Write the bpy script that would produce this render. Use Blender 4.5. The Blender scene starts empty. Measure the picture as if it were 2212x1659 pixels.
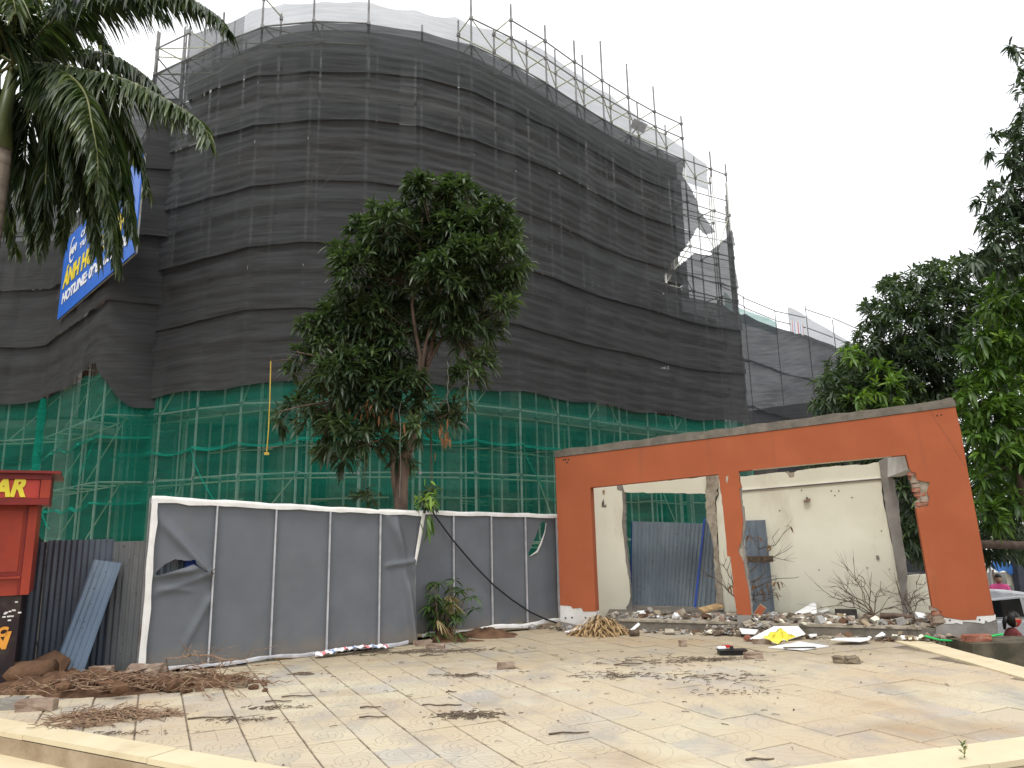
import bpy, bmesh, math, random
import numpy as np
from mathutils import Vector, Matrix
random.seed(7); rng = np.random.default_rng(7)
S = bpy.context.scene
COL = S.collection
# ------------------------------------------------------------------ camera
FPX, PITCH, ROLL, CH = 725.0, math.radians(11.6), math.radians(1.2), 1.6
cam = bpy.data.cameras.new('camera'); cam_o = bpy.data.objects.new('camera', cam); COL.objects.link(cam_o)
cam.sensor_fit = 'HORIZONTAL'; cam.sensor_width = 36.0; cam.lens = FPX / 1024 * 36.0
cam.clip_start = 0.05; cam.clip_end = 3000
cam_o.matrix_world = (Matrix.Translation((0, 0, CH)) @ Matrix.Rotation(math.pi/2 + PITCH, 4, 'X') @ Matrix.Rotation(-ROLL, 4, 'Z'))
S.camera = cam_o
# ------------------------------------------------------------------ light
SUN_EL, SUN_AZ = math.radians(62), math.radians(200)      # azimuth clockwise from +Y: behind the camera, a little to its left
w = bpy.data.worlds.new('World'); S.world = w; w.use_nodes = True
nt = w.node_tree; nt.nodes.clear()
out = nt.nodes.new('ShaderNodeOutputWorld'); bg = nt.nodes.new('ShaderNodeBackground')
sky = nt.nodes.new('ShaderNodeTexSky'); sky.sky_type = 'NISHITA'; sky.sun_disc = False
sky.sun_elevation = SUN_EL; sky.sun_rotation = SUN_AZ; sky.air_density = 1.0; sky.dust_density = 3.0
mx = nt.nodes.new('ShaderNodeMixRGB'); mx.inputs[0].default_value = 0.86
tc = nt.nodes.new('ShaderNodeTexCoord'); nz = nt.nodes.new('ShaderNodeTexNoise'); nz.inputs['Scale'].default_value = 2.2; nz.inputs['Detail'].default_value = 5
rp = nt.nodes.new('ShaderNodeValToRGB')
rp.color_ramp.elements[0].position = 0.3; rp.color_ramp.elements[0].color = (9.6, 9.8, 10.1, 1)
rp.color_ramp.elements[1].position = 0.7; rp.color_ramp.elements[1].color = (11.6, 11.6, 11.6, 1)
nt.links.new(tc.outputs['Generated'], nz.inputs['Vector']); nt.links.new(nz.outputs['Fac'], rp.inputs['Fac'])
nt.links.new(sky.outputs['Color'], mx.inputs[1]); nt.links.new(rp.outputs['Color'], mx.inputs[2])
nt.links.new(mx.outputs[0], bg.inputs['Color']); bg.inputs['Strength'].default_value = 0.13
nt.links.new(bg.outputs[0], out.inputs['Surface'])
sun = bpy.data.lights.new('sun', 'SUN'); sun.energy = 1.4; sun.angle = math.radians(16); sun.color = (1.0, 0.98, 0.94)
sun_o = bpy.data.objects.new('sun', sun); COL.objects.link(sun_o)
sd = Vector((math.sin(SUN_AZ)*math.cos(SUN_EL), math.cos(SUN_AZ)*math.cos(SUN_EL), math.sin(SUN_EL)))
sun_o.rotation_euler = sd.to_track_quat('Z', 'Y').to_euler()
S.view_settings.view_transform = 'Standard'; S.view_settings.look = 'None'
S.view_settings.exposure = 0.22; S.view_settings.gamma = 1.0; S.view_settings.use_curve_mapping = False
S.cycles.transparent_max_bounces = 24; S.cycles.max_bounces = 7

# ------------------------------------------------------------------ geometry helpers
def ray(px, py):
    u = (px-512)/FPX; v = (384-py)/FPX; c, s = math.cos(ROLL), math.sin(ROLL)
    eu, ev = c*u+s*v, -s*u+c*v
    cp, sp = math.cos(PITCH), math.sin(PITCH)
    return Vector((eu, cp-sp*ev, sp+cp*ev))
def at_z(px, py, z=0.0):
    d = ray(px, py); return d*((z-CH)/d.z) + Vector((0, 0, CH))
def at_y(px, py, Y):
    d = ray(px, py); return d*(Y/d.y) + Vector((0, 0, CH))
K = 1024/2212
def proj(p):
    x, y, z = p[0], p[1], p[2]-CH
    cp, sp = math.cos(PITCH), math.sin(PITCH); zc = y*cp+z*sp; yy = -y*sp+z*cp
    if zc < .01: return (-9999, -9999)
    eu, ev = x/zc, yy/zc; c, s = math.cos(ROLL), math.sin(ROLL)
    return (512+FPX*(c*eu-s*ev), 384-FPX*(s*eu+c*ev))
class Plane:
    """a vertical plane through p0 and p1 with coordinates u (metres along it), z (height) and n (out of it, towards the viewer)"""
    def __init__(s, p0, p1):
        s.p0 = Vector((p0[0], p0[1], 0)); d = Vector((p1[0]-p0[0], p1[1]-p0[1], 0)); s.L = d.length; s.d = d.normalized()
        s.n = Vector((s.d.y, -s.d.x, 0))
    def hit(s, px, py, off=0.0):
        r = ray(px, py); o = Vector((0, 0, CH)); q = s.p0 + s.n*off
        t = (q-o).dot(s.n)/r.dot(s.n); p = o + r*t
        return ((p-s.p0).dot(s.d), p.z)
    def at(s, u, z, n=0.0):
        p = s.p0 + s.d*u + s.n*n; return Vector((p.x, p.y, z))
    def rot(s): return math.atan2(s.d.y, s.d.x)
def inside(x, y, poly):
    r = False; j = len(poly)-1
    for i in range(len(poly)):
        xi, yi = poly[i]; xj, yj = poly[j]
        if (yi > y) != (yj > y) and x < (xj-xi)*(y-yi)/(yj-yi)+xi: r = not r
        j = i
    return r
def link(name, me, m=None, parent=None):
    o = bpy.data.objects.new(name, me); COL.objects.link(o)
    if m is not None:
        if len(me.materials): me.materials.clear()
        for k in (m if isinstance(m, (list, tuple)) else [m]): me.materials.append(k)
    if parent is not None: o.parent = parent
    return o
def empty(name, loc=(0, 0, 0), rz=0.0):
    o = bpy.data.objects.new(name, None); COL.objects.link(o); o.location = loc; o.rotation_euler = (0, 0, rz); o.empty_display_size = .2
    return o
def tag(o, label=None, cat=None, group=None, kind=None):
    if label: o['label'] = label
    if cat: o['category'] = cat
    if group: o['group'] = group
    if kind: o['kind'] = kind
    return o
class MB:
    def __init__(s): s.v = []; s.f = []; s.mi = []; s.cur = 0
    def add(s, vs, fs):
        b = len(s.v); s.v += [tuple(p) for p in vs]
        for f in fs: s.f.append(tuple(i+b for i in f)); s.mi.append(s.cur)
        return s
    def box(s, c, size, rz=0.0, M=None):
        hx, hy, hz = size[0]/2, size[1]/2, size[2]/2
        vs = [Vector((x, y, z)) for z in (-hz, hz) for y in (-hy, hy) for x in (-hx, hx)]
        R = M if M is not None else Matrix.Rotation(rz, 3, 'Z')
        vs = [R @ p + Vector(c) for p in vs]
        return s.add(vs, [(0, 2, 3, 1), (4, 5, 7, 6), (0, 1, 5, 4), (2, 6, 7, 3), (0, 4, 6, 2), (1, 3, 7, 5)])
    def tube(s, pts, r0, r1=None, n=6, cap=True):
        pts = [Vector(p) for p in pts]; r1 = r0 if r1 is None else r1; k = len(pts); b = len(s.v)
        up = Vector((.13, .31, 1)).normalized(); X = None
        for i, p in enumerate(pts):
            t = (pts[min(i+1, k-1)]-pts[max(i-1, 0)])
            if t.length < 1e-9: t = Vector((0, 0, 1))
            t.normalize()
            if X is None: X = t.cross(Vector((1, 0, 0)) if abs(t.z) > .8 else Vector((0, 0, 1))).normalized()
            X = (X - t*X.dot(t)); X = X.normalized() if X.length > 1e-6 else t.orthogonal().normalized()
            Y = t.cross(X); r = r0+(r1-r0)*i/max(k-1, 1)
            for j in range(n):
                a = 2*math.pi*j/n; s.v.append(tuple(p+X*(r*math.cos(a))+Y*(r*math.sin(a))))
        for i in range(k-1):
            for j in range(n):
                a, c = b+i*n+j, b+i*n+(j+1) % n; s.f.append((a, c, c+n, a+n)); s.mi.append(s.cur)
        if cap:
            s.f.append(tuple(b+j for j in reversed(range(n)))); s.f.append(tuple(b+(k-1)*n+j for j in range(n))); s.mi += [s.cur, s.cur]
        return s
    def mesh(s, name, smooth=False):
        me = bpy.data.meshes.new(name); me.from_pydata(s.v, [], s.f)
        me.polygons.foreach_set('material_index', s.mi)
        if smooth: me.polygons.foreach_set('use_smooth', [True]*len(me.polygons))
        me.update(); return me
    def build(s, name, m, parent=None, smooth=False): return link(name, s.mesh(name, smooth), m, parent)
def prism(poly3, vec, name, m, parent=None, bevel=0.0):
    """a flat outline (list of 3-D points) given thickness by extruding it along vec"""
    bm = bmesh.new(); vs = [bm.verts.new(p) for p in poly3]; f = bm.faces.new(vs)
    ext = bmesh.ops.extrude_face_region(bm, geom=[f]); nv = [e for e in ext['geom'] if isinstance(e, bmesh.types.BMVert)]
    bmesh.ops.translate(bm, vec=vec, verts=nv)
    bmesh.ops.triangulate(bm, faces=[q for q in bm.faces if len(q.verts) > 4])
    bmesh.ops.recalc_face_normals(bm, faces=bm.faces)
    me = bpy.data.meshes.new(name); bm.to_mesh(me); bm.free()
    return link(name, me, m, parent)
def jag(pts, step=.08, amp=.02, skip=()):
    """roughen an outline given as (u, z) points"""
    o = []
    n = len(pts)
    for i in range(n):
        a = np.array(pts[i], float); b = np.array(pts[(i+1) % n], float); o.append(tuple(a))
        if i in skip: continue
        d = b-a; L = np.hypot(*d); k = int(L/step)
        nrm = np.array((-d[1], d[0]))/max(L, 1e-6)
        for j in range(1, k): o.append(tuple(a+d*(j/k)+nrm*random.uniform(-amp, amp)))
    return o
def bar(name, a, b, r, m, parent, n=6):
    """a tube from a to b whose mesh is shared by all tubes of that radius"""
    key = ('bar', round(r, 4), n, m.name)
    if key not in _cache:
        me = MB().tube([(0, 0, 0), (0, 0, 1)], r, n=n).mesh('tube'); me.materials.append(m); _cache[key] = me
    a = Vector(a); b = Vector(b); d = b-a
    o = bpy.data.objects.new(name, _cache[key]); COL.objects.link(o); o.parent = parent
    o.location = a; o.rotation_euler = d.to_track_quat('Z', 'Y').to_euler(); o.scale = (1, 1, d.length)
    return o
_cache = {}
def copy_tree(o, parent=None):
    c = o.copy(); COL.objects.link(c)
    if parent is not None: c.parent = parent
    for ch in list(o.children): copy_tree(ch, c)
    return c

# ------------------------------------------------------------------ materials
def nodes(name):
    m = bpy.data.materials.new(name); m.use_nodes = True; t = m.node_tree; t.nodes.clear()
    o = t.nodes.new('ShaderNodeOutputMaterial'); return m, t, o
def N(t, k, **kw):
    n = t.nodes.new(k)
    for a, b in kw.items(): setattr(n, a, b)
    return n
def noise(t, scale, stretch=(1, 1, 1), detail=4, coord='pos', rough=.55):
    g = N(t, 'ShaderNodeNewGeometry').outputs['Position'] if coord == 'pos' else N(t, 'ShaderNodeTexCoord').outputs['Object']
    mp = N(t, 'ShaderNodeMapping'); mp.inputs['Scale'].default_value = stretch; t.links.new(g, mp.inputs['Vector'])
    n = N(t, 'ShaderNodeTexNoise'); n.inputs['Scale'].default_value = scale; n.inputs['Detail'].default_value = detail; n.inputs['Roughness'].default_value = rough
    t.links.new(mp.outputs[0], n.inputs['Vector']); return n.outputs['Fac']
def ramp(t, fac, stops):
    r = N(t, 'ShaderNodeValToRGB'); e = r.color_ramp.elements
    while len(e) < len(stops): e.new(.5)
    for k, (p, c) in zip(e, stops): k.position = p; k.color = (*c, 1) if len(c) == 3 else c
    t.links.new(fac, r.inputs['Fac']); return r.outputs['Color']
def mixc(t, fac, a, b, mode='MIX'):
    m = N(t, 'ShaderNodeMixRGB', blend_type=mode)
    for i, x in ((0, fac), (1, a), (2, b)):
        if hasattr(x, 'is_linked') or hasattr(x, 'links'): t.links.new(x, m.inputs[i])
        elif isinstance(x, (int, float)): m.inputs[i].default_value = x
        else: m.inputs[i].default_value = (*x, 1)
    return m.outputs[0]
def bumpn(t, h, strength, dist=.02):
    b = N(t, 'ShaderNodeBump'); b.inputs['Strength'].default_value = strength; b.inputs['Distance'].default_value = dist
    t.links.new(h, b.inputs['Height']); return b.outputs['Normal']
def finish(t, o, col, rough=.8, spec=.3, nrm=None, metal=0.0):
    p = N(t, 'ShaderNodeBsdfPrincipled'); p.inputs['Roughness'].default_value = rough; p.inputs['Specular IOR Level'].default_value = spec; p.inputs['Metallic'].default_value = metal
    if isinstance(col, tuple): p.inputs['Base Color'].default_value = (*col, 1)
    else: t.links.new(col, p.inputs['Base Color'])
    if nrm is not None: t.links.new(nrm, p.inputs['Normal'])
    t.links.new(p.outputs[0], o.inputs['Surface']); return p
def mat(name, c1, c2=None, scale=4, stretch=(1, 1, 1), rough=.8, spec=.3, bump=.3, bscale=60, dirt=None, dscale=1.3, lo=.35, hi=.65, metal=0.0, dlo=.55, dhi=.75, dstretch=(1, 1, 1), coord='pos'):
    m, t, o = nodes(name); c2 = c2 or tuple(x*.8 for x in c1)
    col = ramp(t, noise(t, scale, stretch, coord=coord), [(lo, c2), (hi, c1)])
    if dirt is not None:
        f = ramp(t, noise(t, dscale, dstretch, 6, coord=coord, rough=.65), [(dlo, (0, 0, 0)), (dhi, (1, 1, 1))])
        col = mixc(t, f, col, dirt)
    n = bumpn(t, noise(t, bscale, coord=coord), bump, .01) if bump else None
    finish(t, o, col, rough, spec, n, metal); return m
def net(name, c1, c2, alpha0, alpha1, streak=14.0, transl=.35):
    """woven shade cloth: part of the light goes straight through the holes, part is scattered by the threads"""
    m, t, o = nodes(name)
    col = ramp(t, noise(t, streak, (.06, .06, 1), 3), [(.3, c2), (.7, c1)])
    big = noise(t, .5, (.5, .5, 1), 4); fine = noise(t, streak*1.6, (.05, .05, 1), 2)
    f = N(t, 'ShaderNodeMath', operation='ADD'); t.links.new(big, f.inputs[0]); t.links.new(fine, f.inputs[1])
    mr = N(t, 'ShaderNodeMapRange'); mr.inputs[1].default_value = .65; mr.inputs[2].default_value = 1.35; mr.inputs[3].default_value = alpha0; mr.inputs[4].default_value = alpha1
    t.links.new(f.outputs[0], mr.inputs[0])
    d = N(t, 'ShaderNodeBsdfDiffuse'); tr = N(t, 'ShaderNodeBsdfTranslucent'); tp = N(t, 'ShaderNodeBsdfTransparent')
    t.links.new(col, d.inputs[0]); t.links.new(col, tr.inputs[0])
    n = bumpn(t, noise(t, 9, (.18, .18, 1.8), 4), .55, .04); t.links.new(n, d.inputs['Normal'])
    a = N(t, 'ShaderNodeMixShader'); a.inputs[0].default_value = transl; t.links.new(d.outputs[0], a.inputs[1]); t.links.new(tr.outputs[0], a.inputs[2])
    b = N(t, 'ShaderNodeMixShader'); t.links.new(mr.outputs[0], b.inputs[0]); t.links.new(tp.outputs[0], b.inputs[1]); t.links.new(a.outputs[0], b.inputs[2])
    t.links.new(b.outputs[0], o.inputs['Surface']); return m
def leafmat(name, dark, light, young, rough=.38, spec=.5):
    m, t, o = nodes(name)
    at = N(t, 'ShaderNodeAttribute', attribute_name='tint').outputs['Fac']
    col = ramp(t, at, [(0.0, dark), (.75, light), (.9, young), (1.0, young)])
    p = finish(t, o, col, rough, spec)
    tr = N(t, 'ShaderNodeBsdfTranslucent'); t.links.new(mixc(t, 1.0, col, (1.3, 1.5, .6), 'MULTIPLY'), tr.inputs[0])
    x = N(t, 'ShaderNodeMixShader'); x.inputs[0].default_value = .28; t.links.new(p.outputs[0], x.inputs[1]); t.links.new(tr.outputs[0], x.inputs[2])
    t.links.new(x.outputs[0], o.inputs['Surface']); return m
M = {}
M['net'] = net('dark_shade_net', (.098, .102, .105), (.068, .072, .074), .76, .93)
M['net_mid'] = net('dark_shade_net_middle', (.092, .095, .098), (.066, .069, .071), .78, .93)
M['net_low'] = net('dark_shade_net_dense', (.084, .085, .087), (.061, .062, .063), .87, .97)
M['net_pale'] = net('thin_grey_net', (.30, .31, .32), (.22, .23, .24), .56, .74, transl=.4)
M['net_far'] = net('far_shade_net', (.078, .081, .088), (.052, .055, .06), .90, .99)
M['net_green'] = net('green_safety_net', (.018, .215, .150), (.011, .15, .105), .46, .66, streak=5)
M['net_green_fold'] = net('green_net_fold', (.02, .32, .225), (.012, .22, .155), .5, .8, streak=5)
M['pole'] = mat('scaffold_steel', (.28, .28, .28), (.17, .165, .16), scale=3, rough=.6, bump=0, dirt=(.16, .09, .05), dscale=2, dlo=.6, dhi=.8)
M['pole_l'] = mat('scaffold_steel_pale', (.58, .58, .53), (.42, .42, .37), scale=2, rough=.6, bump=0)
M['pole_w'] = mat('scaffold_steel_galvanised', (.85, .85, .82), (.7, .7, .66), scale=2, rough=.6, bump=0)  # brightened steel: light streaks seen through the nets are put in its colour
M['net_screen'] = net('grey_screen_net', (.16, .165, .175), (.12, .125, .13), .55, .7)
M['pole_y'] = mat('scaffold_steel_painted', (.62, .64, .50), (.45, .45, .30), scale=2, rough=.6, bump=0)
M['concrete'] = mat('concrete', (.30, .28, .25), (.2, .185, .165), scale=3, bump=.5, dirt=(.1, .09, .075), dscale=1.2)
M['concrete_lt'] = mat('concrete_pale', (.36, .35, .33), (.26, .25, .235), scale=1.5, bump=.3)
M['cap'] = mat('raw_concrete_edge', (.2, .175, .14), (.12, .105, .085), scale=6, bump=.7, bscale=30, dirt=(.06, .05, .04), dscale=3)
M['brick_wall'] = mat('raw_brickwork', (.21, .13, .095), (.12, .085, .07), scale=7, bump=.5)
M['brick'] = mat('red_brick', (.36, .13, .075), (.22, .085, .055), scale=9, bump=.6, coord='obj', dirt=(.3, .27, .23), dscale=6)
M['brick_dusty'] = mat('dusty_brick', (.30, .20, .15), (.2, .14, .105), scale=9, bump=.6, coord='obj', dirt=(.36, .31, .24), dscale=7, dlo=.45)
M['brick_grey'] = mat('grey_brick', (.25, .2, .14), (.15, .12, .085), scale=12, bump=.6, coord='obj')
M['mortar'] = mat('broken_mortar', (.42, .37, .29), (.24, .2, .15), scale=9, bump=.8, bscale=25)
def render_mat():
    m, t, o = nodes('orange_render')
    col = ramp(t, noise(t, 1.6), [(.35, (.335, .095, .042)), (.65, (.375, .108, .048))])
    col = mixc(t, ramp(t, noise(t, .9, (1, 1, .5), 6, rough=.65), [(.5, (0, 0, 0)), (.75, (.8,)*3)]), col, (.30, .084, .04))
    col = mixc(t, ramp(t, noise(t, 9, (1, 1, .07), 5, rough=.6), [(.56, (0, 0, 0)), (.75, (.5,)*3)]), col, (.25, .085, .05))
    col = mixc(t, ramp(t, noise(t, 1.3, (1, 1, 1), 3), [(.62, (0, 0, 0)), (.66, (.35,)*3)]), col, (.40, .135, .07))
    col = mixc(t, ramp(t, noise(t, 34, (1, 1, 1), 3), [(.70, (0, 0, 0)), (.74, (.6,)*3)]), col, (.16, .07, .045))
    finish(t, o, col, .9, .15, bumpn(t, noise(t, 120), .3, .01)); return m
M['orange'] = render_mat()
M['cream'] = mat('cream_paint', (.76, .735, .60), (.69, .665, .53), scale=1.2, rough=.85, spec=.2, bump=.2, bscale=40, dirt=(.52, .475, .36), dscale=1.6, dstretch=(1, 1, .4), dlo=.54, dhi=.85)
M['whitewash'] = mat('whitewash', (.70, .69, .66), (.55, .53, .49), scale=4, bump=.3)
M['white'] = mat('white_board', (.82, .82, .82), (.74, .74, .73), scale=5, rough=.5, bump=.05)
M['tape'] = mat('white_canvas_band', (.80, .79, .76), (.68, .66, .62), scale=5, rough=.7, bump=.15, dirt=(.5, .43, .3), dscale=2.2, dlo=.66, dhi=.85)
M['batten'] = mat('galvanised_batten', (.5, .5, .52), (.36, .36, .38), scale=8, rough=.5, bump=.05)
def cloth_mat():
    m, t, o = nodes('grey_tarpaulin')
    col = ramp(t, noise(t, 2), [(.35, (.117, .127, .140)), (.65, (.138, .150, .166))])
    col = mixc(t, ramp(t, noise(t, 1.1, (1, 1, 1), 6, rough=.65), [(.52, (0, 0, 0)), (.8, (.6,)*3)]), col, (.17, .165, .155))
    # mud splashed up from the ground
    p = N(t, 'ShaderNodeSeparateXYZ'); t.links.new(N(t, 'ShaderNodeNewGeometry').outputs['Position'], p.inputs[0])
    a = N(t, 'ShaderNodeMapRange'); a.inputs[1].default_value = .0; a.inputs[2].default_value = .55; a.inputs[3].default_value = .5; a.inputs[4].default_value = -.35; t.links.new(p.outputs['Z'], a.inputs[0])
    s_ = N(t, 'ShaderNodeMath', operation='ADD'); t.links.new(a.outputs[0], s_.inputs[0]); t.links.new(noise(t, 4, (1, 1, .7), 6, rough=.7), s_.inputs[1])
    col = mixc(t, ramp(t, s_.outputs[0], [(.55, (0, 0, 0)), (1.0, (.7,)*3)]), col, (.21, .17, .12))
    finish(t, o, col, .72, .25, bumpn(t, noise(t, 220), .12, .01)); return m
M['cloth'] = cloth_mat()
M['dark'] = mat('black_rubber', (.02, .02, .022), (.012, .012, .012), bump=0, rough=.5)
M['shade'] = mat('unlit_block_interior', (.07, .06, .05), (.04, .036, .032), scale=2, bump=.3)  # darkness of unlit interiors put into the colour; a dark box shares it
M['earth'] = mat('brown_earth', (.17, .098, .06), (.085, .05, .032), scale=5, bump=1, bscale=22, rough=1, spec=.05)
M['earth_dry'] = mat('dry_earth', (.42, .34, .24), (.27, .2, .13), scale=2.5, bump=.8, bscale=25, rough=1, spec=.05)
M['root'] = mat('dry_roots', (.34, .235, .15), (.15, .09, .06), scale=20, bump=.2, rough=.9)
M['twig'] = mat('dark_twigs', (.15, .11, .075), (.07, .052, .038), scale=20, bump=0, rough=.9)
M['straw'] = mat('dry_palm_leaf', (.42, .29, .14), (.25, .155, .075), scale=14, bump=.1, rough=.7)
M['bark'] = mat('mango_bark', (.17, .115, .085), (.085, .06, .045), scale=9, stretch=(1, 1, .3), bump=.8, bscale=30)
M['palm_bark'] = mat('palm_trunk', (.27, .22, .17), (.17, .13, .1), scale=4, stretch=(.2, .2, 4), bump=.5, bscale=20)
M['crownshaft'] = mat('palm_crownshaft', (.13, .16, .06), (.08, .1, .04), scale=3, stretch=(1, 1, .3), rough=.4, bump=.05)
M['rachis'] = mat('palm_rachis', (.17, .18, .06), (.1, .11, .04), rough=.5, bump=0)
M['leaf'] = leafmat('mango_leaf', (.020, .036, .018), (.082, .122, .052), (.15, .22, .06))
M['leaf_r'] = leafmat('mango_leaf_dusty', (.030, .052, .030), (.092, .13, .066), (.15, .24, .04), rough=.45)
M['leaf_b'] = leafmat('mango_leaf_young', (.035, .075, .018), (.11, .205, .03), (.22, .34, .05), rough=.4)
M['leaf_p'] = leafmat('palm_leaflet', (.022, .042, .018), (.10, .138, .05), (.26, .28, .14), rough=.36)
M['leaf_d'] = leafmat('dead_leaf', (.12, .055, .025), (.26, .12, .055), (.32, .18, .08), rough=.7, spec=.2)
M['leaf_l'] = leafmat('lady_palm_leaf', (.025, .06, .012), (.08, .14, .03), (.40, .31, .16), rough=.5)
M['yellow'] = mat('yellow_plastic', (.72, .62, .06), (.6, .5, .05), rough=.4, bump=0)
M['green_hose'] = mat('green_hose', (.03, .55, .12), (.02, .4, .1), rough=.4, bump=0)
M['rope'] = mat('yellow_rope', (.6, .42, .08), (.5, .33, .06), bump=0)
M['red'] = mat('red_sheet_metal', (.37, .048, .022), (.29, .036, .017), scale=1.5, rough=.5, bump=.06, bscale=40, dirt=(.16, .03, .018), dscale=1.6, dlo=.5, dhi=.85)
M['red_sign'] = mat('red_sign_face', (.50, .055, .036), (.44, .047, .032), scale=2, rough=.4, bump=0)
M['red_dk'] = mat('dark_red_frame', (.22, .02, .016), (.15, .016, .013), rough=.45, bump=0)
M['maroon'] = mat('sooty_maroon_panel', (.03, .012, .014), (.016, .01, .012), scale=2, rough=.55, bump=.1, dirt=(.1, .085, .06), dscale=1.2, dlo=.55, dhi=.85)
M['sign_yellow'] = mat('yellow_lettering', (.78, .66, .06), (.72, .6, .05), rough=.5, bump=0)
M['sign_orange'] = mat('orange_lettering', (.75, .33, .05), (.65, .27, .04), rough=.5, bump=0)
M['blue_ad'] = mat('blue_print', (.012, .13, .58), (.012, .11, .5), rough=.4, bump=0)
M['white_ad'] = mat('white_print', (.8, .82, .85), (.75, .77, .8), rough=.4, bump=0)
M['yellow_ad'] = mat('yellow_print', (.8, .64, .03), (.74, .58, .03), rough=.4, bump=0)
def corr(name, a, b, rust, hi=.78):
    m, t, o = nodes(name)
    col = ramp(t, noise(t, 2.2, (1, 1, .35), 5), [(.35, b), (.65, a)])
    col = mixc(t, ramp(t, noise(t, 14, (1, 1, .12), 4), [(.45, (0, 0, 0)), (.72, (.55,)*3)]), col, tuple(x*.55 for x in a))
    col = mixc(t, ramp(t, noise(t, 3.1, (1, 1, .25), 6, rough=.7), [(.62, (0, 0, 0)), (hi, (1, 1, 1))]), col, rust)
    col = mixc(t, ramp(t, noise(t, 26, (1, 1, 1), 2), [(.68, (0, 0, 0)), (.73, (1, 1, 1))]), col, (.05, .03, .025))
    finish(t, o, col, .55, .35, None, .1); return m
M['corr_dark'] = corr('corrugated_dark_blue', (.125, .148, .178), (.075, .095, .125), (.05, .05, .055))
M['corr_light'] = corr('corrugated_pale_blue', (.20, .255, .31), (.13, .18, .25), (.06, .10, .26))
M['corr_grey'] = corr('corrugated_grey', (.17, .172, .165), (.115, .125, .135), (.16, .06, .03))
M['corr_site'] = corr('corrugated_site_blue', (.18, .212, .235), (.12, .15, .18), (.21, .18, .13), .76)
M['corr_blue'] = mat('cobalt_sheet_edge', (.03, .07, .34), (.025, .06, .26), rough=.5, bump=0)
M['tarp_blue'] = mat('blue_tarpaulin', (.05, .17, .46), (.03, .1, .3), scale=3, rough=.45, bump=.2, bscale=8)
M['car'] = mat('silver_car_paint', (.55, .56, .57), (.53, .54, .55), rough=.25, spec=.6, bump=0)
M['glass'] = mat('dark_car_glass', (.012, .014, .016), (.01, .012, .014), rough=.05, spec=.7, bump=0)
M['tyre'] = M['dark']
M['skin'] = mat('skin', (.42, .25, .17), (.38, .22, .15), rough=.5, bump=0)
M['hair'] = mat('black_hair', (.012, .010, .010), (.008, .007, .007), rough=.4, bump=0)
M['mask'] = mat('red_cloth_mask', (.5, .03, .03), (.42, .025, .025), rough=.8, bump=0)
M['shirt'] = mat('dark_red_shirt', (.16, .035, .035), (.11, .025, .025), rough=.9, bump=.1)
M['pink'] = mat('pink_jacket', (.7, .1, .28), (.6, .08, .24), rough=.8, bump=.1)
M['jeans'] = mat('dark_trousers', (.04, .045, .06), (.03, .033, .045), rough=.9, bump=.1)
M['asphalt'] = mat('asphalt', (.075, .072, .068), (.055, .053, .05), scale=6, bump=.5, bscale=80)
M['verge'] = mat('dusty_ground', (.24, .2, .15), (.15, .12, .085), scale=.8, bump=.6, bscale=12, dirt=(.09, .11, .045), dscale=.5)
M['street_pale'] = mat('pale_paved_street', (.42, .4, .37), (.34, .32, .29), scale=1.5, bump=.2)
# ------------------------------------------------------------------ ground
def smooth(a, b, x):
    t = min(max((x-a)/(b-a), 0), 1); return t*t*(3-2*t)
def ground_z(x, y): return -.42 - 1.1*smooth(4.6, 7.5, x)*smooth(5.0, 7.0, y) - .5*smooth(30, 60, y)*0
xs = sorted(set([-1500, -600, -200, -80, -40, -20] + [i*.5 for i in range(-30, 60)] + [40, 80, 200, 600, 1500]))
ys = sorted(set([-1500, -600, -200, -80, -20, -5] + [i*.5 for i in range(-4, 60)] + [40, 60, 100, 300, 800, 1500]))
g = MB(); g.add([(x, y, ground_z(x, y)) for y in ys for x in xs], [(j*len(xs)+i, j*len(xs)+i+1, (j+1)*len(xs)+i+1, (j+1)*len(xs)+i) for j in range(len(ys)-1) for i in range(len(xs)-1)])
tag(g.build('ground', M['verge']), kind='structure')
AD = Vector((-.886, .462)).normalized()       # left front edge of the forecourt, going left
CORNER = (.08, 4.35); BD = Vector((.955, .297)).normalized()       # right front edge, going right
LEFT_END = (CORNER[0]+AD.x*9.5, CORNER[1]+AD.y*9.5); RIGHT_END = (5.62, CORNER[1]+BD.y/BD.x*(5.62-CORNER[0]))
SIDE_TOP = (5.68, 10.7)
terr = [LEFT_END, CORNER, RIGHT_END, SIDE_TOP, (6.95, 10.75), (7.6, 14), (9.5, 22), (13, 34), (16, 70), (-60, 70), (-60, 12), (-14, 12), (-10, 9.4)]
prism([(x, y, -.035) for x, y in terr], (0, 0, -2.2), 'raised_site_ground', M['earth_dry']); tag(bpy.data.objects['raised_site_ground'], kind='structure')
# street on the low side to the right, and its far pavement
st = MB(); st.box((31, 26, -1.515), (44, 60, .02)); tag(st.build('street', M['asphalt']), kind='structure')
st = MB(); st.box((24, 29.6, -1.47), (24, 12, .12)); tag(st.build('far_pavement', M['street_pale']), kind='structure')
# steps below the left front edge
nrm = Vector((AD.y, -AD.x))
if nrm.y > 0: nrm = -nrm
def strip(o, d, n, l0, l1, w0, w1, z, th):
    p = [Vector((*o, 0)) + Vector((d.x, d.y, 0))*l + Vector((n.x, n.y, 0))*ww for l, ww in ((l0, w0), (l1, w0), (l1, w1), (l0, w1))]
    return [(q.x, q.y, z) for q in p], (0, 0, -th)
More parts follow.
